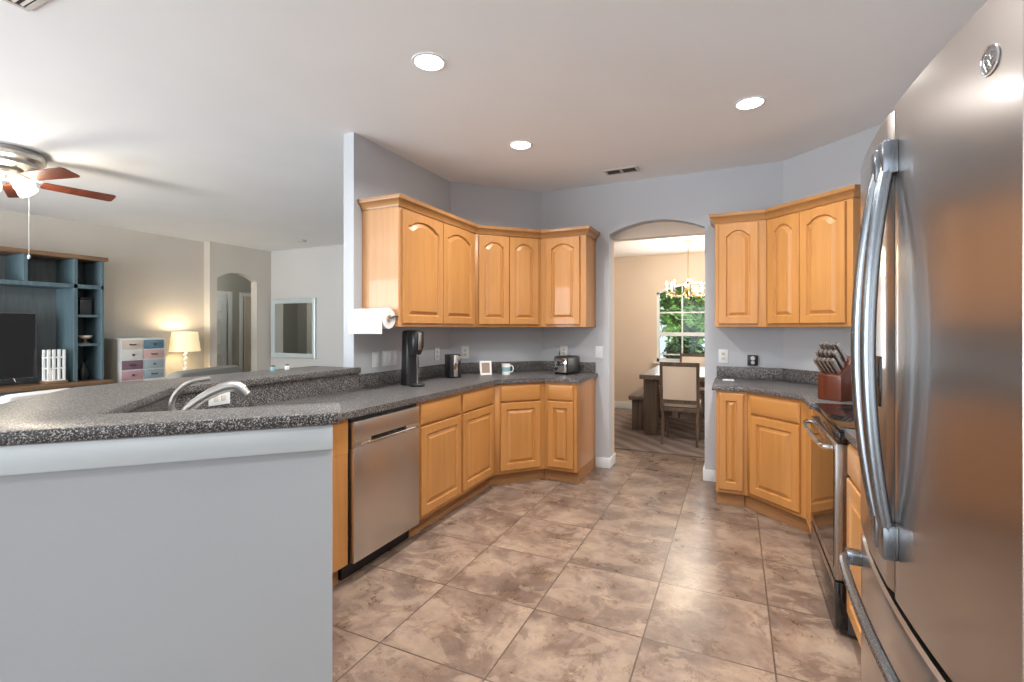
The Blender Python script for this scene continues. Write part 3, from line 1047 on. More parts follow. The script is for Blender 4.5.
P = spline([(.07, bow(.07) - .0, .70), (.075, -.012, .70), (.16, -.030, .70), (FW / 2, -.040, .70), (FW - .16, -.030, .70), (FW - .075, -.012, .70), (FW - .07, bow(.07), .70)], 8)
fh = MB().tube(P, .012, 10).build('handle', 'steel_h', dz)
for x in (.07, FW - .07):
    MB().box(x - .022, -.014, .683, x + .022, bow(x) + .002, .717).build('handle_bracket', 'steel_h', fh, bevel=.004)
cp = MB().box(.30, bow(.34) - .004, 1.17, .37, bow(.30) + .006, 1.285).build('dark_door_rectangle', 'blackgl', dl, bevel=.002)  # small dark glass rectangle on the far door
# round emblem: ring, disc and interlaced script strokes
ex, ez = FW - .085, 1.722
sl_ = math.atan(.068 * ((ex - FW / 2) / (FW / 2)) / (FW / 2))
w = MB()
w.xf = Matrix.Translation((ex, bow(ex) - .0006, ez)) @ Matrix.Rotation(sl_, 4, 'Z')
exf = w.xf.copy()
w.lathe([(.0215, .003), (.0215, -.0008), (.0205, -.0016), (.0188, -.0010), (.0183, -.0002), (.001, -.0002)], (0, 0, 0), 32, 'y')
em = w.build('emblem', 'emblem_disc', dr)
w = MB()
w.xf = exf
w.lathe([(.0216, -.0006), (.0206, -.0019), (.0190, -.0019), (.0184, -.0006), (.0216, -.0006)], (0, 0, 0), 32, 'y', cap=False)
w.build('emblem_rim', 'chrome', em)
for pts in ([(-.001, .007), (-.007, .010), (-.0115, .004), (-.010, -.006), (-.005, -.009), (-.001, -.003), (-.0025, .001), (-.006, -.001), (-.009, -.007), (-.005, -.0135), (.0, -.011)],
            [(.010, .007), (.006, .0105), (.002, .0065), (.005, .001), (.009, .0005), (.004, -.0005), (.001, -.0055), (.005, -.0105), (.011, -.006)]):
    w = MB()
    w.xf = exf
    w.tube([(p.x, -.0006, p.z) for p in spline([(a, 0, b) for a, b in pts], 5)], .0011, 6)
    w.build('script_letter', 'chrome', em)

# ---------------------------------------------------------------- things on the counters
CZ = CT1 + .001
sm = thing('soda_machine', 'tall black soda machine on the left counter', 'appliance', (-2.23, 2.99, CZ), R(65))
w = MB()
w.rings([[(x * s, y * s2, z) for x, y in rpoly([(-.055, -.02), (.055, -.02), (.055, .10), (-.055, .10)], {0: .03, 1: .03, 2: .04, 3: .04}, 4)] for z, s, s2 in ((0, 1.08, 1.05), (.02, 1.06, 1.03), (.2, .98, .98), (.40, .92, .95), (.415, .80, .85))])
w.build('machine_body', 'black', sm)
w = MB()
w.rings([[(x, y, z) for x, y in rpoly([(-.05 * s, -.115 * s), (.05 * s, -.115 * s), (.05 * s, .02), (-.05 * s, .02)], {0: .03, 1: .03}, 4)] for z, s in ((.235, .72), (.25, .8), (.30, .95), (.40, .95), (.418, .85))])
w.build('carbonating_head', 'black', sm, bevel=0)
MB().box(-.012, -.117, .27, .012, -.108, .40).build('steel_strip', 'steel', sm, bevel=.002)
MB().lathe([(.055, 0), (.055, .012), (.05, .016)], (0, -.075, 0), 20).build('drip_tray', 'black', sm)
MB().lathe([(.006, .016), (.006, .235)], (0, -.075, 0), 10).build('nozzle_tube', 'chrome', sm)

co = thing('can_opener', 'slim black and steel can opener in the far left corner', 'appliance', (-2.25, 3.60, CZ), R(60))
MB().box(-.055, -.05, 0, .055, .06, .205).build('housing', 'black', co, bevel=.012)
MB().box(-.02, -.054, .01, .02, -.049, .2).build('steel_face', 'chrome', co, bevel=.002)
MB().box(.018, -.075, .15, .055, -.045, .19).build('cutting_head', 'steel', co, bevel=.005)
MB().tube(spline([(.03, .05, .06), (.09, .05, .12), (.11, .09, .19), (.075, .13, .195)], 6), .004, 6).build('power_cord', 'black', co)

pf = thing('photo_frame', 'small white picture frame leaning on the splash in the left corner', 'picture frame', (-2.10, 3.93, CZ), R(42))
w = MB()
w.xf = Matrix.Rotation(R(-10), 4, 'X')
w.box(-.055, -.008, 0, -.038, .008, .13).box(.038, -.008, 0, .055, .008, .13).box(-.038, -.008, 0, .038, .008, .018).box(-.038, -.008, .112, .038, .008, .13)
w.build('frame', 'ceramic', pf)
w = MB()
w.xf = Matrix.Rotation(R(-10), 4, 'X')
w.box(-.038, -.003, .018, .038, .004, .112)
w.build('picture', 'photo', pf)
w = MB()
w.extr([(-.012, .03, .10), (.012, .03, .10), (.012, .068, 0), (-.012, .068, 0)], (0, .004, 0))
w.build('easel_leg', 'ceramic', pf)

mg = thing('coffee_mug', 'white and pale teal mug standing beside the picture frame', 'mug', (-1.95, 4.05, CZ), R(10))
MB().lathe([(.002, .006), (.034, .006), (.036, .008), (.0375, .10), (.0405, .10), (.041, .095), (.039, .0), (.002, .0)], (0, 0, 0), 24).build('cup', 'ceramic', mg)
MB().lathe([(.0398, .03), (.0408, .03), (.0413, .07), (.0403, .07)], (0, 0, 0), 24, cap=False).build('painted_band', 'mugblue', mg)
MB().tube(spline([(.038, 0, .08), (.06, 0, .082), (.07, 0, .055), (.058, 0, .028), (.038, 0, .026)], 5), .0055, 8).build('handle', 'ceramic', mg)

ts = thing('toaster', 'black two-slot toaster on the counter left of the archway', 'toaster', (-1.455, 4.36, CZ), R(-14))
MB().box(-.075, -.12, .008, .075, .12, .17).build('toaster_body', 'black', ts, bevel=.02, seg=3)
MB().box(-.07, -.126, .02, .07, -.1205, .155).build('steel_end_plate', 'chrome', ts, bevel=.003)
MB().box(-.04, -.10, .1702, -.015, .10, .172).box(.015, -.10, .1702, .04, .10, .172).build('bread_slots', 'seam', ts)
MB().box(-.015, -.15, .11, .015, -.1265, .125).build('lever', 'black', ts, bevel=.003)
MB().lathe([(.016, -.127), (.014, -.138), (.002, -.139)], (-.04, 0, .055), 14, 'y').build('knob', 'black', ts)
w = MB()
for x in (-.06, .06):
    for y in (-.10, .10):
        w.lathe([(.01, 0), (.01, .009)], (x, y, 0), 8)
w.build('feet', 'black', ts)
MB().tube(spline([(-.08, .12, .05), (-.13, .12, .10), (-.17, .13, .17), (-.19, .16, .2)], 6), .004, 6).build('power_cord', 'black', ts)

# paper towels hanging on the end of the wall cabinet
ph = thing('towel_holder', 'dark metal paper towel holder on the end of the left wall cabinet', 'holder', (-2.295, 2.607, 1.415), 0)
w = MB()
w.tube([(-.165, 0, 0), (.165, 0, 0)], .006, 8)
w.build('rod', 'darkgrey', ph)
for x in (-.155, .163):
    MB().tube([(x, 0, 0), (x, .045, .015), (x, .087, .015)], .006, 8).build('bracket', 'darkgrey', ph)
MB().lathe([(.006, .158), (.022, .158), (.022, .164), (.006, .166)], (0, 0, 0), 16, 'x').build('end_cap', 'chrome', ph)
pt = thing('paper_towel_roll', 'white paper towel roll hanging beside the left wall cabinet', 'paper towels', (-2.295, 2.607, 1.415), 0)
MB().lathe([(.022, -.145), (.070, -.145), (.0715, -.14), (.0715, .15), (.070, .155), (.022, .155)], (0, 0, 0), 32, 'x', cap=False).build('roll', 'paper', pt)
MB().lathe([(.0195, -.1452), (.0225, -.1452), (.0225, .1556), (.0195, .1556)], (0, 0, 0), 20, 'x', cap=False).build('cardboard_core', 'browntop', pt)
w = MB()
pp = [(-.0722, .0), (-.0722, -.03), (-.070, -.075), (-.067, -.105)]
w.rings([[(-.143, y, z), (.153, y, z), (.153, y + .0012, z), (-.143, y + .0012, z)] for y, z in pp])
w.build('loose_sheet', 'paper', pt)

# knife block and knives
KB = (.575, 3.50)
kb = thing('knife_block', 'cherry red wooden knife block on the right counter beside the range', 'knife block', (KB[0], KB[1], CZ), R(-42))
prof = [(-.10, 0), (.11, 0), (.11, .235), (.03, .265), (-.10, .15)]
w = MB()
w.extr([(-.07, y, z) for y, z in prof], (.14, 0, 0))
w.build('block', 'knifeblock', kb, bevel=.003)
sl = MB()
cz_, sz_ = Vector((0, .13, .115)).normalized(), None
nrm = Vector((0, -.115, .13)).normalized()
kn_pos = []
for row, (t, n) in enumerate(((.16, 5), (.42, 5), (.72, 4))):
    for k in range(n):
        base = Vector((0, -.10, .15)).lerp(Vector((0, .03, .265)), t)
        base.x = (k - (n - 1) / 2) * (.125 / n)
        kn_pos.append((base, row, k, n))
        sl.xf = Matrix.Translation(base) @ Matrix.Rotation(R(41.5), 4, 'X')
        sl.box(-.002, -.012, -.0002, .002, .012, .0008)
sl.build('knife_slots', 'seam', kb)


def knife(L, r):
    t = thing('kitchen_knife', 'x', 'knife', (0, 0, 0))
    w = MB()
    w.rings([rr3(.0095 * a, .0145 * b, z, .006) for z, a, b in ((.0, .8, .8), (.012, .8, .8), (.03, .9, 1.0), (L * .5, .85, .9), (L - .015, 1.0, 1.15), (L, .8, .9))])
    w.build('handle', 'steel', t)
    w = MB()
    w.rings([rr3(.009, .014, z, .005) for z in (L + .0002, L + .006)])
    w.build('end_cap', 'chrome', t)
    return t


def rr3(a, b, z, r):
    return [(x, y, z) for x, y in rpoly([(-a, -b), (a, -b), (a, b), (-a, b)], {0: r * .8, 1: r * .8, 2: r * .8, 3: r * .8}, 3)]


row_names = ['front', 'middle', 'rear']
ordn = ['leftmost', 'second from left', 'third from left', 'fourth from left', 'fifth from left', 'sixth from left']
proto = {}
for base, row, k, n in kn_pos:
    if row not in proto:
        proto[row] = kn = knife((.10, .125, .14)[row], row)
    else:
        kn = copy_tree(proto[row])
    kn.matrix_world = Matrix.Translation(kb.location) @ Matrix.Rotation(R(-42), 4, 'Z') @ Matrix.Translation(base + nrm * .001) @ Matrix.Rotation(R(41.5), 4, 'X')
    pos = ordn[k] if k < n - 1 else 'rightmost'
    tag(kn, 'steel handled knife in the %s row of the red block, %s' % (row_names[row], pos), 'knife', 'steel knives in the knife block')

# ---------------------------------------------------------------- ceiling fittings
rl = None
RLP = [(-1.453, 2.09, 'recessed ceiling light nearest the camera, over the dishwasher side'),
       (-1.479, 3.33, 'recessed ceiling light farther back, over the left corner counter'),
       (.079, 3.31, 'recessed ceiling light on the right, near the refrigerator top'),
       (.079, 2.09, 'recessed ceiling light above the range, out of view at top'),
       (-1.453, .85, 'recessed ceiling light above the peninsula, out of view at top'),
       (.079, .85, 'recessed ceiling light in front of the refrigerator, out of view at top')]
for x, y, lab in RLP:
    if rl is None:
        r_ = rl = thing('recessed_light', lab, 'ceiling light', (x, y, CEIL), 0, 'round recessed ceiling lights')
        MB().lathe([(.090, -.0005), (.090, -.004), (.085, -.006), (.075, -.005), (.073, -.001)], (0, 0, 0), 32, cap=False).build('trim_ring', 'white', rl)
        MB().lathe([(.074, -.0008), (.074, -.003), (.002, -.0035)], (0, 0, 0), 32).build('lens', 'bulb', rl)
    else:
        r_ = copy_tree(rl)
        r_.location = (x, y, CEIL)
        tag(r_, lab, None)
for i, (x, y, lab) in enumerate(RLP):
    area('recessed_lamp', (x, y, CEIL - .012), (0, 0, 0), .15, .15, 18, (1.0, .97, .93), shape='DISK', spread=150)


def vent(name, label, x, y, wx, wy, rz, n, split=False):
    t = thing(name, label, 'vent', (x, y, CEIL), rz, 'ceiling air vents')
    MB().box(-wx / 2, -wy / 2, -.003, wx / 2, wy / 2, -.0005).build('backing', 'ventdark', t)
    w = MB()
    e = .018
    w.box(-wx / 2 - e, -wy / 2 - e, -.01, wx / 2 + e, -wy / 2, -.0005).box(-wx / 2 - e, wy / 2, -.01, wx / 2 + e, wy / 2 + e, -.0005)
    w.box(-wx / 2 - e, -wy / 2, -.01, -wx / 2, wy / 2, -.0005).box(wx / 2, -wy / 2, -.01, wx / 2 + e, wy / 2, -.0005)
    if split:
        w.box(-.012, -wy / 2, -.01, .012, wy / 2, -.0005)
    w.build('frame', 'ventm', t)
    w = MB()
    for k in range(n):
        yy = -wy / 2 + wy * (k + .5) / n
        w.extr([(-wx / 2, yy - .006, -.004), (-wx / 2, yy + .004, -.009), (-wx / 2, yy + .005, -.0085), (-wx / 2, yy - .005, -.0035)], (wx, 0, 0))
    w.build('louvers', 'ventm' if n > 6 else 'darkgrey', t)
    return t


vent('air_vent', 'two-part air vent in the ceiling before the archway wall', -.913, 4.24, .25, .10, 0, 5, True)
vent('air_vent', 'grey return air vent at the upper left corner of the picture', -2.62, .83, .32, .32, 0, 12)
sdt = thing('smoke_detector', 'small round smoke detector on the living room ceiling', 'smoke detector', (-6.21, 5.47, CEIL))
MB().lathe([(.065, -.0005), (.065, -.012), (.05, -.028), (.002, -.03)], (0, 0, 0), 24).build('detector_body', 'ventm', sdt)
MB().lathe([(.02, -.0285), (.02, -.033), (.002, -.034)], (0, 0, 0), 16).build('sensor_cap', 'white', sdt)

# ceiling fan
FC = (-5.165, 1.73)
fan = thing('ceiling_fan', 'ceiling fan with cherry blades and lit glass shades', 'ceiling fan', (FC[0], FC[1], CEIL))
MB().lathe([(.20, -.0005), (.215, -.02), (.21, -.035), (.225, -.045), (.225, -.075), (.19, -.095), (.185, -.12), (.12, -.14), (.10, -.15)], (0, 0, 0), 36).build('motor_housing', 'nickel', fan)
MB().lathe([(.095, -.15), (.105, -.165), (.09, -.19), (.06, -.20), (.045, -.235), (.004, -.24)], (0, 0, 0), 28).build('switch_housing', 'nickel', fan)
base_ang = math.degrees(math.atan2(math.sin(R(90)), math.cos(R(90))))
for k in range(5):
    a = R(58 + 25 + 72 * k)
    mtx = Matrix.Rotation(a, 4, 'Z')
    w = MB()
    w.xf = mtx @ Matrix.Translation((0, 0, -.225)) @ Matrix.Rotation(R(-13), 4, 'X')
    bl = rpoly([(.20, -.055), (.68, -.07), (.68, .07), (.20, .055)], {0: .03, 1: .03, 2: .03, 3: .03})
    w.prism(bl, -.004, .004)
    w.build('blade', 'blade', fan)
    w = MB()
    w.xf = mtx
    w.tube(spline([(.10, 0, -.145), (.15, .0, -.195), (.21, .02, -.218), (.27, .02, -.218)], 4), .009, 6, flat=.5)
    w.tube(spline([(.10, 0, -.145), (.15, .0, -.19), (.21, -.02, -.21), (.27, -.02, -.21)], 4), .009, 6, flat=.5)
    w.build('blade_iron', 'nickel', fan)
for k in range(4):
    a = R(20 + 90 * k)
    mtx = Matrix.Rotation(a, 4, 'Z') @ Matrix.Translation((.07, 0, -.205)) @ Matrix.Rotation(R(-48), 4, 'Y')
    w = MB()
    w.xf = mtx
    w.lathe([(.02, .01), (.026, -.01), (.03, -.025), (.055, -.06), (.066, -.10), (.068, -.125), (.064, -.125), (.060, -.10), (.05, -.062), (.024, -.03)], (0, 0, 0), 20, cap=False)
    w.build('glass_shade', 'shade_lit', fan)
    w = MB()
    w.xf = mtx
    w.sphere((0, 0, -.075), .026)
    w.build('light_bulb', 'candle_bulb', fan)
MB().tube([(.10, .08, -.16), (.115, .09, -.25), (.115, .09, -.82)], .0014, 5).sphere((.115, .09, -.83), .010, 12, 1.8).build('pull_chain', 'white', fan)
point('fan_lamp', (FC[0], FC[1], CEIL - .42), 28, (1, .88, .70), .10)

# ---------------------------------------------------------------- living room
# entertainment centre against the far left wall, facing +x
ec = thing('entertainment_center', 'teal painted entertainment center with brown plank top', 'cabinet', (-7.798, 0, 0))
X0, X1 = 0.0, .45
w = MB()
for y0, y1 in ((1.01, 1.04), (1.29, 1.33), (3.06, 3.10), (3.34, 3.37)):
    w.box(X0 + .015, y0, .69, X1, y1, 2.20)
for y in (1.76, 2.62):
    w.box(X0 + .015, y - .02, 1.89, X1, y + .02, 2.20)
w.box(X0 + .015, 1.01, 1.84, X1, 3.37, 1.89)
for z in (1.14, 1.50):
    w.box(X0 + .015, 1.04, z - .015, X1 - .01, 1.29, z + .015).box(X0 + .015, 3.10, z - .015, X1 - .01, 3.34, z + .015)
w.build('hutch', 'teal', ec, bevel=.002, seg=1)
MB().box(X0, 1.01, .69, X0 + .015, 3.37, 2.20).build('back_panel', 'tealdark', ec)
MB().box(X0, .98, 2.20, X1 + .04, 3.40, 2.25).build('top_plank', 'browntop', ec, bevel=.004)
MB().box(X0, .96, .64, X1 + .10, 3.42, .69).build('console_top', 'browntop', ec, bevel=.004)
MB().box(X0, 1.0, .06, X1 + .06, 3.38, .64).build('console_body', 'teal', ec)
for k in range(4):
    y = 1.03 + k * .58
    d = MB()
    d.xf = Matrix.Translation((X1 + .0605, y, 0)) @ Matrix.Rotation(R(90), 4, 'Z')
    door_mesh(d, 0, .09, .56, .53, 0)
    do = d.build('door', 'teal', ec, ang=20)
    w = MB()
    for zz in (.18, .54):
        w.box(X1 + .081, y + .01, zz - .015, X1 + .085, y + .16, zz + .015)
    w.box(X1 + .081, y + .48, .33, X1 + .09, y + .51, .43)
    w.build('black_hardware', 'black', do)
w = MB()
for y in (1.03, 3.29):
    for x in (.03, .40):
        w.box(x, y, 0, x + .06, y + .06, .06)
w.build('feet', 'teal', ec)

tv = thing('television', 'black flat television on the brown console top', 'television', (-7.50, 2.19, .691))
MB().box(-.03, -.575, .08, .0, .575, .83).build('tv_case', 'black', tv, bevel=.004)
MB().box(.0003, -.563, .095, .003, .563, .818).build('screen', 'tv', tv)
w = MB()
w.box(-.002, -.577, .078, .002, .577, .082).box(-.002, .573, .08, .002, .577, .83).box(-.002, -.577, .828, .002, .577, .832)
w.build('silver_edge', 'steel', tv)
for s in (-1, 1):
    MB().tube([(-.02, s * .38, .085), (.0, s * .40, .04), (.12, s * .44, .008)], .007, 6).tube([(-.02, s * .38, .085), (-.03, s * .40, .04), (-.12, s * .44, .008)], .007, 6).build('stand_leg', 'steel', tv)

ds = thing('decorative_lantern', 'small whitewashed openwork lantern standing beside the television', 'decor', (-7.40, 2.89, .691))
w = MB()
for z in (.03, .17, .30):
    w.box(-.07, -.085, z, .07, .085, z + .018)
for y in (-.072, -.024, .024, .072):
    for x in (-.055, .055):
        w.box(x - .012, y - .012, .03, x + .012, y + .012, .40)
w.build('lantern_frame', 'ceramic', ds, bevel=.002, seg=1)
MB().box(-.085, -.10, 0, .085, .10, .03).build('wooden_base', 'browntop', ds, bevel=.003)
MB().lathe([(.035, .05), (.035, .15), (.03, .16), (.002, .155)], (0, 0, 0), 16).build('candle', 'linen', ds)

bk = thing('storage_box', 'dark box standing in the top cubby of the entertainment center', 'box', (-7.56, 3.22, 1.516))
MB().box(-.10, -.05, 0, .10, .07, .19).build('box_body', 'darkgrey', bk, bevel=.004)
MB().box(-.104, -.054, .19, .104, .074, .22).build('box_lid', 'black', bk, bevel=.004)
bw = thing('bowl_on_stand', 'small brown stand with a pale bowl in the middle cubby', 'decor', (-7.45, 3.22, 1.156))
MB().lathe([(.04, 0), (.04, .01), (.012, .02), (.012, .05), (.02, .055), (.004, .056)], (0, 0, 0), 16).build('stand', 'browntop', bw)
MB().lathe([(.02, .056), (.06, .075), (.072, .10), (.068, .10), (.055, .08), (.004, .066)], (0, 0, 0), 20).build('bowl', 'linen', bw)
vs = tag(MB().lathe([(.045, 0), (.06, .05), (.055, .12), (.025, .19), (.03, .22), (.024, .22), (.02, .19), (.004, .18)], (0, 0, 0), 20).build('vase', 'black', loc=(-7.5, 3.22, .691)), 'black vase in the lowest cubby of the entertainment center', 'vase')

# chest with many-coloured small drawers
ch = thing('drawer_chest', 'white chest of small many-coloured drawers left of the lamp', 'chest', (-7.79, 3.58, 0))
MB().box(0, 0, .06, .36, .57, 1.21).build('chest_body', 'white', ch, bevel=.003)
MB().box(.0, -.006, .06, .33, -.0005, 1.20).build('side_panel', 'doorpaint', ch)
tag(ch.children[-1], 'tan side panel', None)
w = MB()
for y in (.01, .51):
    for x in (.01, .30):
        w.box(x, y, 0, x + .05, y + .05, .06)
w.build('feet', 'white', ch)
DC = {'cream': (.72, .62, .52), 'white': (.74, .73, .7), 'plum': (.22, .13, .17), 'pink': (.55, .33, .36), 'blue': (.12, .22, .29), 'rose': (.62, .42, .38), 'mist': (.36, .43, .45), 'grey': (.30, .37, .41)}
DM = {k: mat('drawer_' + k, c, .5) for k, c in DC.items()}
cols = [['cream', 'white', 'plum', 'pink', 'rose', 'mist', 'cream', 'blue'], ['blue', 'rose', 'mist', 'grey', 'white', 'plum', 'pink', 'white']]
for c in range(2):
    for r_ in range(8):
        z1 = 1.185 - r_ * .138
        y0 = .025 + c * .265
        d = MB().box(.3605, y0, z1 - .122, .372, y0 + .25, z1).build('drawer', DM[cols[c][r_]], ch, bevel=.003)
        w = MB()
        if (c + r_) % 2:
            w.sphere((.386, y0 + .125, z1 - .06), .016)
            w.lathe([(.006, .372), (.006, .38)], (0, y0 + .125, z1 - .06), 8, 'x')
        else:
            w.tube([(.372, y0 + .09, z1 - .055), (.388, y0 + .095, z1 - .062), (.388, y0 + .155, z1 - .062), (.372, y0 + .16, z1 - .055)], .008, 6)
        w.build('pull', 'darkgrey', d)

stb = thing('side_table', 'small white side table carrying the lamp by the jog of the wall', 'table', (-7.52, 4.55, 0))
MB().box(-.22, -.27, .60, .22, .27, .63).build('tabletop', 'white', stb, bevel=.004)
for x in (-.19, .19):
    for y in (-.24, .24):
        MB().tube([(x, y, 0), (x, y, .60)], [.014, .02], 8).build('leg', 'white', stb)
lp = thing('table_lamp', 'lit table lamp with cream shade and white twisted stem', 'lamp', (-7.52, 4.47, .631))
MB().lathe([(.08, 0), (.08, .015), (.03, .03), (.02, .05), (.004, .052)], (0, 0, 0), 20).build('lamp_base', 'ceramic', lp)
P = [(.016 * math.cos(i * .75), .016 * math.sin(i * .75), .045 + i * .0085) for i in range(44)]
MB().tube(P, .016, 8).build('twisted_stem', 'ceramic', lp)
w = MB()
w.lathe([(.20, .37), (.165, .66), (.163, .66), (.198, .37)], (0, 0, 0), 32, cap=False)
w.build('lamp_shade', 'lampshade', lp)
MB().tube([(0, 0, .41), (0, 0, .62)], .006, 6).sphere((0, 0, .5), .03).build('light_bulb', 'candle_bulb', lp)
point('table_lamp_light', (-7.52, 4.47, 1.24), 9, (1, .82, .55), .05)

# white and grey armchairs, only their backs show above the bar
def armchair(name, label, loc, rz, m, back_h, wd=.78):
    t = thing(name, label, 'armchair', loc, rz, 'armchairs in the living room')
    MB().box(-wd / 2 + .12, -.36, .14, wd / 2 - .12, .30, .40).build('seat_base', m, t, bevel=.03)
    MB().box(-wd / 2 + .13, -.40, .401, wd / 2 - .13, .20, .52).build('seat_cushion', m, t, bevel=.05, seg=3)
    w = MB()
    rs = []
    for z, y0, y1, s in ((.14, .24, .38, .98), (.45, .22, .38, 1), (.7, .25, .42, 1), (back_h - .06, .29, .44, .95), (back_h - .015, .31, .43, .86), (back_h, .335, .41, .74)):
        rs.append([(x, y, z) for x, y in rpoly([(-wd / 2 * s, y0), (wd / 2 * s, y0), (wd / 2 * s, y1), (-wd / 2 * s, y1)], {0: .04, 1: .04, 2: .04, 3: .04}, 4)])
    w.rings(rs)
    w.build('backrest', m, t)
    for s in (-1, 1):
        MB().box(s * (wd / 2 - .12) if s < 0 else wd / 2 - .12, -.40, .14, wd / 2 if s > 0 else -(wd / 2), .28, .62).build('arm', m, t, bevel=.04, seg=3)
        for y in (-.33, .30):
            MB().tube([(s * .3, y, 0), (s * .3, y, .15)], [.016, .024], 8).build('leg', 'rustic', t)
    return t


def c2w(xc, yc):
    c, s = math.cos(R(25)), math.sin(R(25))
    return xc * c - yc * s, xc * s + yc * c


x, y = -5.53, 1.84
armchair('armchair', 'white armchair with rounded back behind the bar, in front of the television', (x, y, 0), R(-75), 'whitefab', .83, .60)
armchair('armchair', 'dark grey armchair behind the bar, in front of the lamp', (-4.52, 2.52, 0), R(-65), 'greyfab', 1.0, .95)

# mirror on the far wall
mr = thing('wall_mirror', 'large square mirror in a silver frame on the pale far wall', 'mirror', (-7.07, 6.048, 1.345))
a, b, e = .545, .525, .085
w = MB()
rc = lambda i, yy: [(-a + i, yy, -b + i), (a - i, yy, -b + i), (a - i, yy, b - i), (-a + i, yy, b - i)]
w.rings([rc(0, 0), rc(0, -.03), rc(.02, -.04), rc(e - .02, -.028), rc(e, -.02), rc(e, 0)], False, False)
w.build('mirror_frame', 'mirrorframe', mr)
MB().box(-a + e - .005, -.012, -b + e - .005, a - e + .005, -.001, b - e + .005).build('mirror_glass', 'mirror', mr)

# hall doors
def panel_door(name, x, y, wd, h, rz, m='doorpaint'):
    w = MB()
    w.xf = Matrix.Translation((x, y, 0)) @ Matrix.Rotation(rz, 4, 'Z')
    w.box(0, -.035, .01, wd, 0, h)
    for (a0, a1) in ((.10, wd / 2 - .05), (wd / 2 + .05, wd - .10)):
        for (c0, c1) in ((.2, .85), (1.0, 1.55), (1.66, 1.92)):
            w.rings([[(a0 + i, yy, c0 + i), (a1 - i, yy, c0 + i), (a1 - i, yy, c1 - i), (a0 + i, yy, c1 - i)] for i, yy in ((0, -.0352), (.012, -.042), (.04, -.040), (.05, -.0365))], False, True)
    o = structure(name, w, m)
    return o


def door_trim(name, x, y, wd, h, rz):
    w = MB()
    w.xf = Matrix.Translation((x, y, 0)) @ Matrix.Rotation(rz, 4, 'Z')
    w.box(-.08, -.02, 0, -.005, -.0005, h + .08).box(wd + .005, -.02, 0, wd + .08, -.0005, h + .08).box(-.005, -.02, h + .005, wd + .005, -.0005, h + .08)
    return structure(name, w, 'white', bevel=.004)


# hall far wall is at x = -9.6 facing +x
d1 = panel_door('door_1', -9.56, 6.90, .76, 2.03, R(90))
door_trim('trim_3', -9.5995, 6.90, .76, 2.03, R(90))
MB().sphere((-9.50, 7.58, .95), .03).lathe([(.012, -9.525), (.012, -9.49)], (0, 7.58, .95), 10, 'x').build('door_knob', 'nickel', d1)
d2 = panel_door('door_2', -9.40, 5.72, .72, 2.03, R(97), 'white')
for z in (.3, 1.05, 1.8):
    MB().box(-9.53, 6.455, z - .05, -9.505, 6.48, z + .05).build('hinge', 'darkgrey', d2)
w = MB()
w.box(-9.5995, 6.54, 0, -9.56, 6.64, 2.11).box(-9.5995, 5.60, 2.04, -9.56, 6.54, 2.11)
structure('trim_4', w, 'white', bevel=.004)

hl = thing('hall_fill_light', 'added round ceiling light hidden in the hall behind the arched opening', 'ceiling light', (-8.7, 5.6, CEIL))
MB().lathe([(.14, -.0005), (.145, -.03), (.12, -.03), (.12, -.0005)], (0, 0, 0), 24, cap=False).build('base_ring', 'nickel', hl)
MB().lathe([(.12, -.03), (.10, -.07), (.05, -.09), (.002, -.095)], (0, 0, 0), 24, cap=False).build('glass_bowl', 'shade_lit', hl)
point('hall_fill_lamp', (-8.7, 5.6, CEIL - .2), 22, (1, .95, .85), .1)  # lamp and fixture added out of sight to brighten the hall

# two little jars on the bar near the mirror
for (x, y, lab, m) in ((-2.74, 2.18, 'little teal jar on the bar top below the mirror, left one', 'mugblue'), (-2.74, 2.29, 'little pale jar on the bar top below the mirror, right one', 'ceramic')):
    j = thing('spice_jar', lab, 'jar', (x, y, 1.0705), 0, 'little jars on the bar')
    MB().lathe([(.014, 0), (.015, .004), (.015, .022), (.011, .027)], (0, 0, 0), 14).build('jar_body', m, j)
    MB().lathe([(.012, .027), (.012, .035), (.002, .036)], (0, 0, 0), 14).build('jar_lid', 'darkgrey', j)

# ---------------------------------------------------------------- dining room
rug = tag(MB().box(-2.2, 5.35, .001, 1.2, 7.5, .012).build('area_rug', 'rug'), 'brown patterned area rug under the dining table', 'rug')
RZ = .0155
TX0, TX1, TY0, TY1 = -1.09, -.09, 6.08, 7.80
dt = thing('dining_table', 'rustic dark wood trestle table in the dining room', 'table', ((TX0 + TX1) / 2, (TY0 + TY1) / 2, RZ))
hw, hl = (TX1 - TX0) / 2, (TY1 - TY0) / 2
w = MB()
for k in range(5):
    x0 = -hw + k * 2 * hw / 5
    w.box(x0 + .001, -hl, .70, x0 + 2 * hw / 5 - .001, hl, .755)
w.build('tabletop', 'rustic_h', dt, bevel=.004, seg=1)
for sx in (-1, 1):
    for sy in (-1, 1):
        cx, cy = sx * (hw - .12), sy * (hl - .16)
        MB().box(cx - .085, cy - .06, .0, cx + .085, cy + .06, .70).build('leg', 'rustic', dt, bevel=.006)
w = MB()
for sy in (-1, 1):
    w.box(-hw + .04, sy * (hl - .16) - .035, .62, hw - .04, sy * (hl - .16) + .035, .6995)
w.box(-.05, -hl + .18, .55, .05, hl - .18, .62)
w.build('apron', 'rustic', dt)

bn = thing('dining_bench', 'rustic dark wood bench along the left side of the dining table', 'bench', (-1.10, 6.94, RZ))
MB().box(-.17, -.62, .40, .17, .62, .45).build('bench_top', 'rustic_h', bn, bevel=.004)
for y in (-.50, .50):
    MB().box(-.14, y - .05, 0, .14, y + .05, .40).build('leg', 'rustic', bn, bevel=.005)
MB().box(-.03, -.449, .15, .03, .449, .22).build('stretcher', 'rustic', bn)


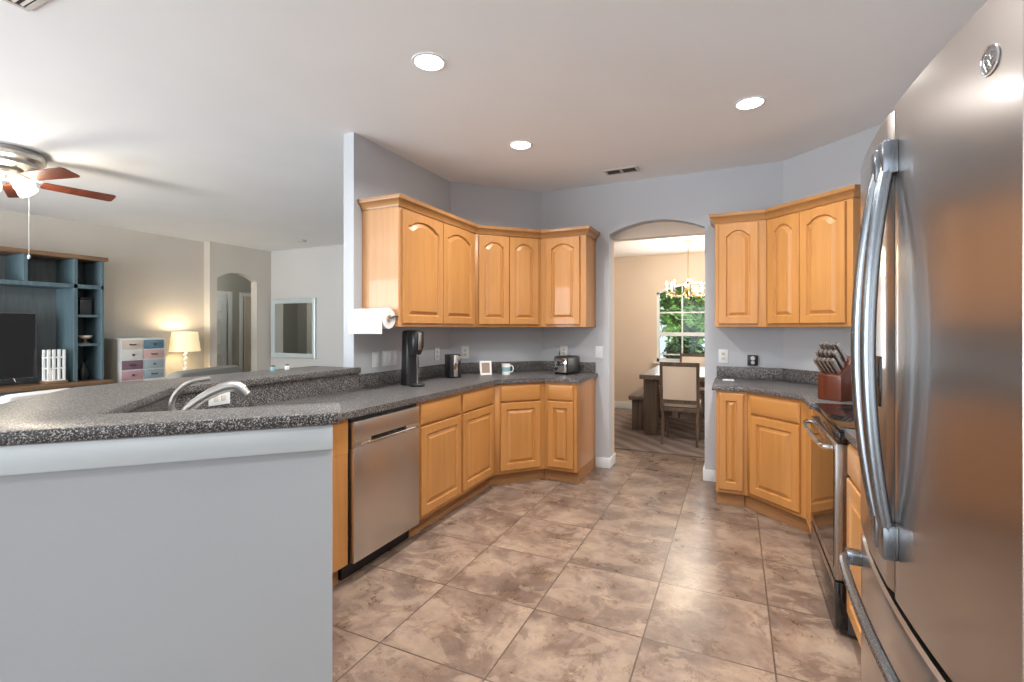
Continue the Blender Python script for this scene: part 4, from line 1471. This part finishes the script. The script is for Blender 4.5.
def chair(label, loc, rz, src=None):
    if src:
        t = copy_tree(src)
        t.location = loc
        t.rotation_euler = (0, 0, rz)
        t['label'] = label
        return t
    t = thing('dining_chair', label, 'chair', loc, rz, 'upholstered dining chairs')
    t.scale = (.84, .9, .945)   # faces +y, back at -y
    w = MB()
    for s in (-1, 1):
        w.extr([(s * .235 - .02, -.255, .45), (s * .235 - .02, -.215, .45), (s * .235 - .02, -.27, 1.0), (s * .235 - .02, -.31, 1.0)], (.04, 0, 0))
    w.extr([(-.255, -.268, .95), (-.255, -.312, .95), (-.255, -.315, 1.0), (-.255, -.272, 1.0)], (.51, 0, 0))
    w.extr([(-.215, -.22, .50), (-.215, -.262, .50), (-.215, -.267, .545), (-.215, -.225, .545)], (.43, 0, 0))
    w.build('back_frame', 'rustic', t)
    w = MB()
    w.extr([(-.214, -.218, .546), (-.214, -.275, .546), (-.214, -.322, .949), (-.214, -.262, .949)], (.428, 0, 0))
    w.build('back_cushion', 'linen', t, bevel=.008)
    MB().box(-.25, -.25, .40, .25, .24, .45).build('seat_frame', 'rustic', t, bevel=.004)
    MB().box(-.245, -.212, .451, .245, .235, .515).build('seat_cushion', 'linen', t, bevel=.02, seg=3)
    for s in (-1, 1):
        MB().tube(spline([(s * .22, .21, .42), (s * .225, .225, .28), (s * .21, .205, .1), (s * .215, .215, 0)], 4), [.028 - .012 * i / 12 for i in range(13)], 8).build('leg', 'rustic', t)
        MB().tube(spline([(s * .22, -.22, .42), (s * .22, -.235, .25), (s * .225, -.27, 0)], 4), [.026 - .009 * i / 8 for i in range(9)], 8).build('leg', 'rustic', t)
    return t


c0 = chair('cream upholstered chair with its back turned, at the near table end', (-.58, 5.98, RZ), 0)
chair('cream upholstered chair at the far end of the dining table, below the window', (-.59, 7.98 - .16, RZ), R(180), c0).location = (-.59, 7.76, .002)
chair('cream upholstered chair on the right side of the dining table', (.08, 6.75, RZ), R(90), c0)

sb = thing('sideboard', 'light wood sideboard below the dining room window', 'sideboard', (.55, 7.86, 0))
cl = thing('chandelier', 'brass candle chandelier hanging over the dining table', 'chandelier', (-.59, 6.95, 0))
MB().lathe([(.06, 2.539), (.06, 2.52), (.02, 2.50), (.004, 2.498)], (0, 0, 0), 20).build('ceiling_canopy', 'brass', cl)
MB().tube([(0, 0, 2.505), (0, 0, 2.0)], .006, 6).build('chain', 'brass', cl)
MB().lathe([(.008, 2.02), (.03, 1.99), (.015, 1.95), (.04, 1.90), (.05, 1.86), (.02, 1.80), (.012, 1.77), (.022, 1.75), (.003, 1.73)], (0, 0, 0), 20).build('center_column', 'brass', cl)
for k in range(8):
    a = k * math.pi / 4 + .2
    c_, s_ = math.cos(a), math.sin(a)
    P = spline([(.03 * c_, .03 * s_, 1.86), (.12 * c_, .12 * s_, 1.79), (.22 * c_, .22 * s_, 1.79), (.28 * c_, .28 * s_, 1.85)], 5)
    ar = MB().tube(P, .007, 6).lathe([(.03, 1.85), (.032, 1.857), (.01, 1.86)], (.28 * c_, .28 * s_, 0), 12).build('arm', 'brass', cl)
    MB().lathe([(.011, 1.858), (.011, 1.93)], (.28 * c_, .28 * s_, 0), 10).build('candle_sleeve', 'ceramic', ar)
    MB().lathe([(.008, 1.931), (.016, 1.95), (.012, 1.975), (.002, 1.995)], (.28 * c_, .28 * s_, 0), 10).build('flame_bulb', 'candle_bulb', ar)
    w = MB()
    for q in range(3):
        w.sphere((.28 * c_, .28 * s_, 1.83 - q * .025), .009, 6, 1.4)
    w.build('crystal_drop', 'ceramic', ar)
point('chandelier_light', (-.59, 6.95, 2.12), 34, (1, .88, .70), .2)
# sideboard parts
MB().box(-.62, -.20, .12, .62, .22, .80).build('sideboard_body', 'maple', sb, bevel=.003)
MB().box(-.65, -.22, .80, .65, .23, .84).build('sideboard_top', 'maple_h', sb, bevel=.005)
for k in range(3):
    dd = door_mesh(MB(), -.60 + k * .40, .16, .385, .60, 0, -.2005).build('door', 'maple', sb, ang=20)
    MB().sphere((-.60 + k * .40 + (.34 if k < 2 else .04), -.235, .5), .012).build('knob', 'darkgrey', dd)
w = MB()
for x in (-.58, .52):
    for y in (-.18, .14):
        w.box(x, y, 0, x + .06, y + .06, .12)
w.build('feet', 'maple', sb)
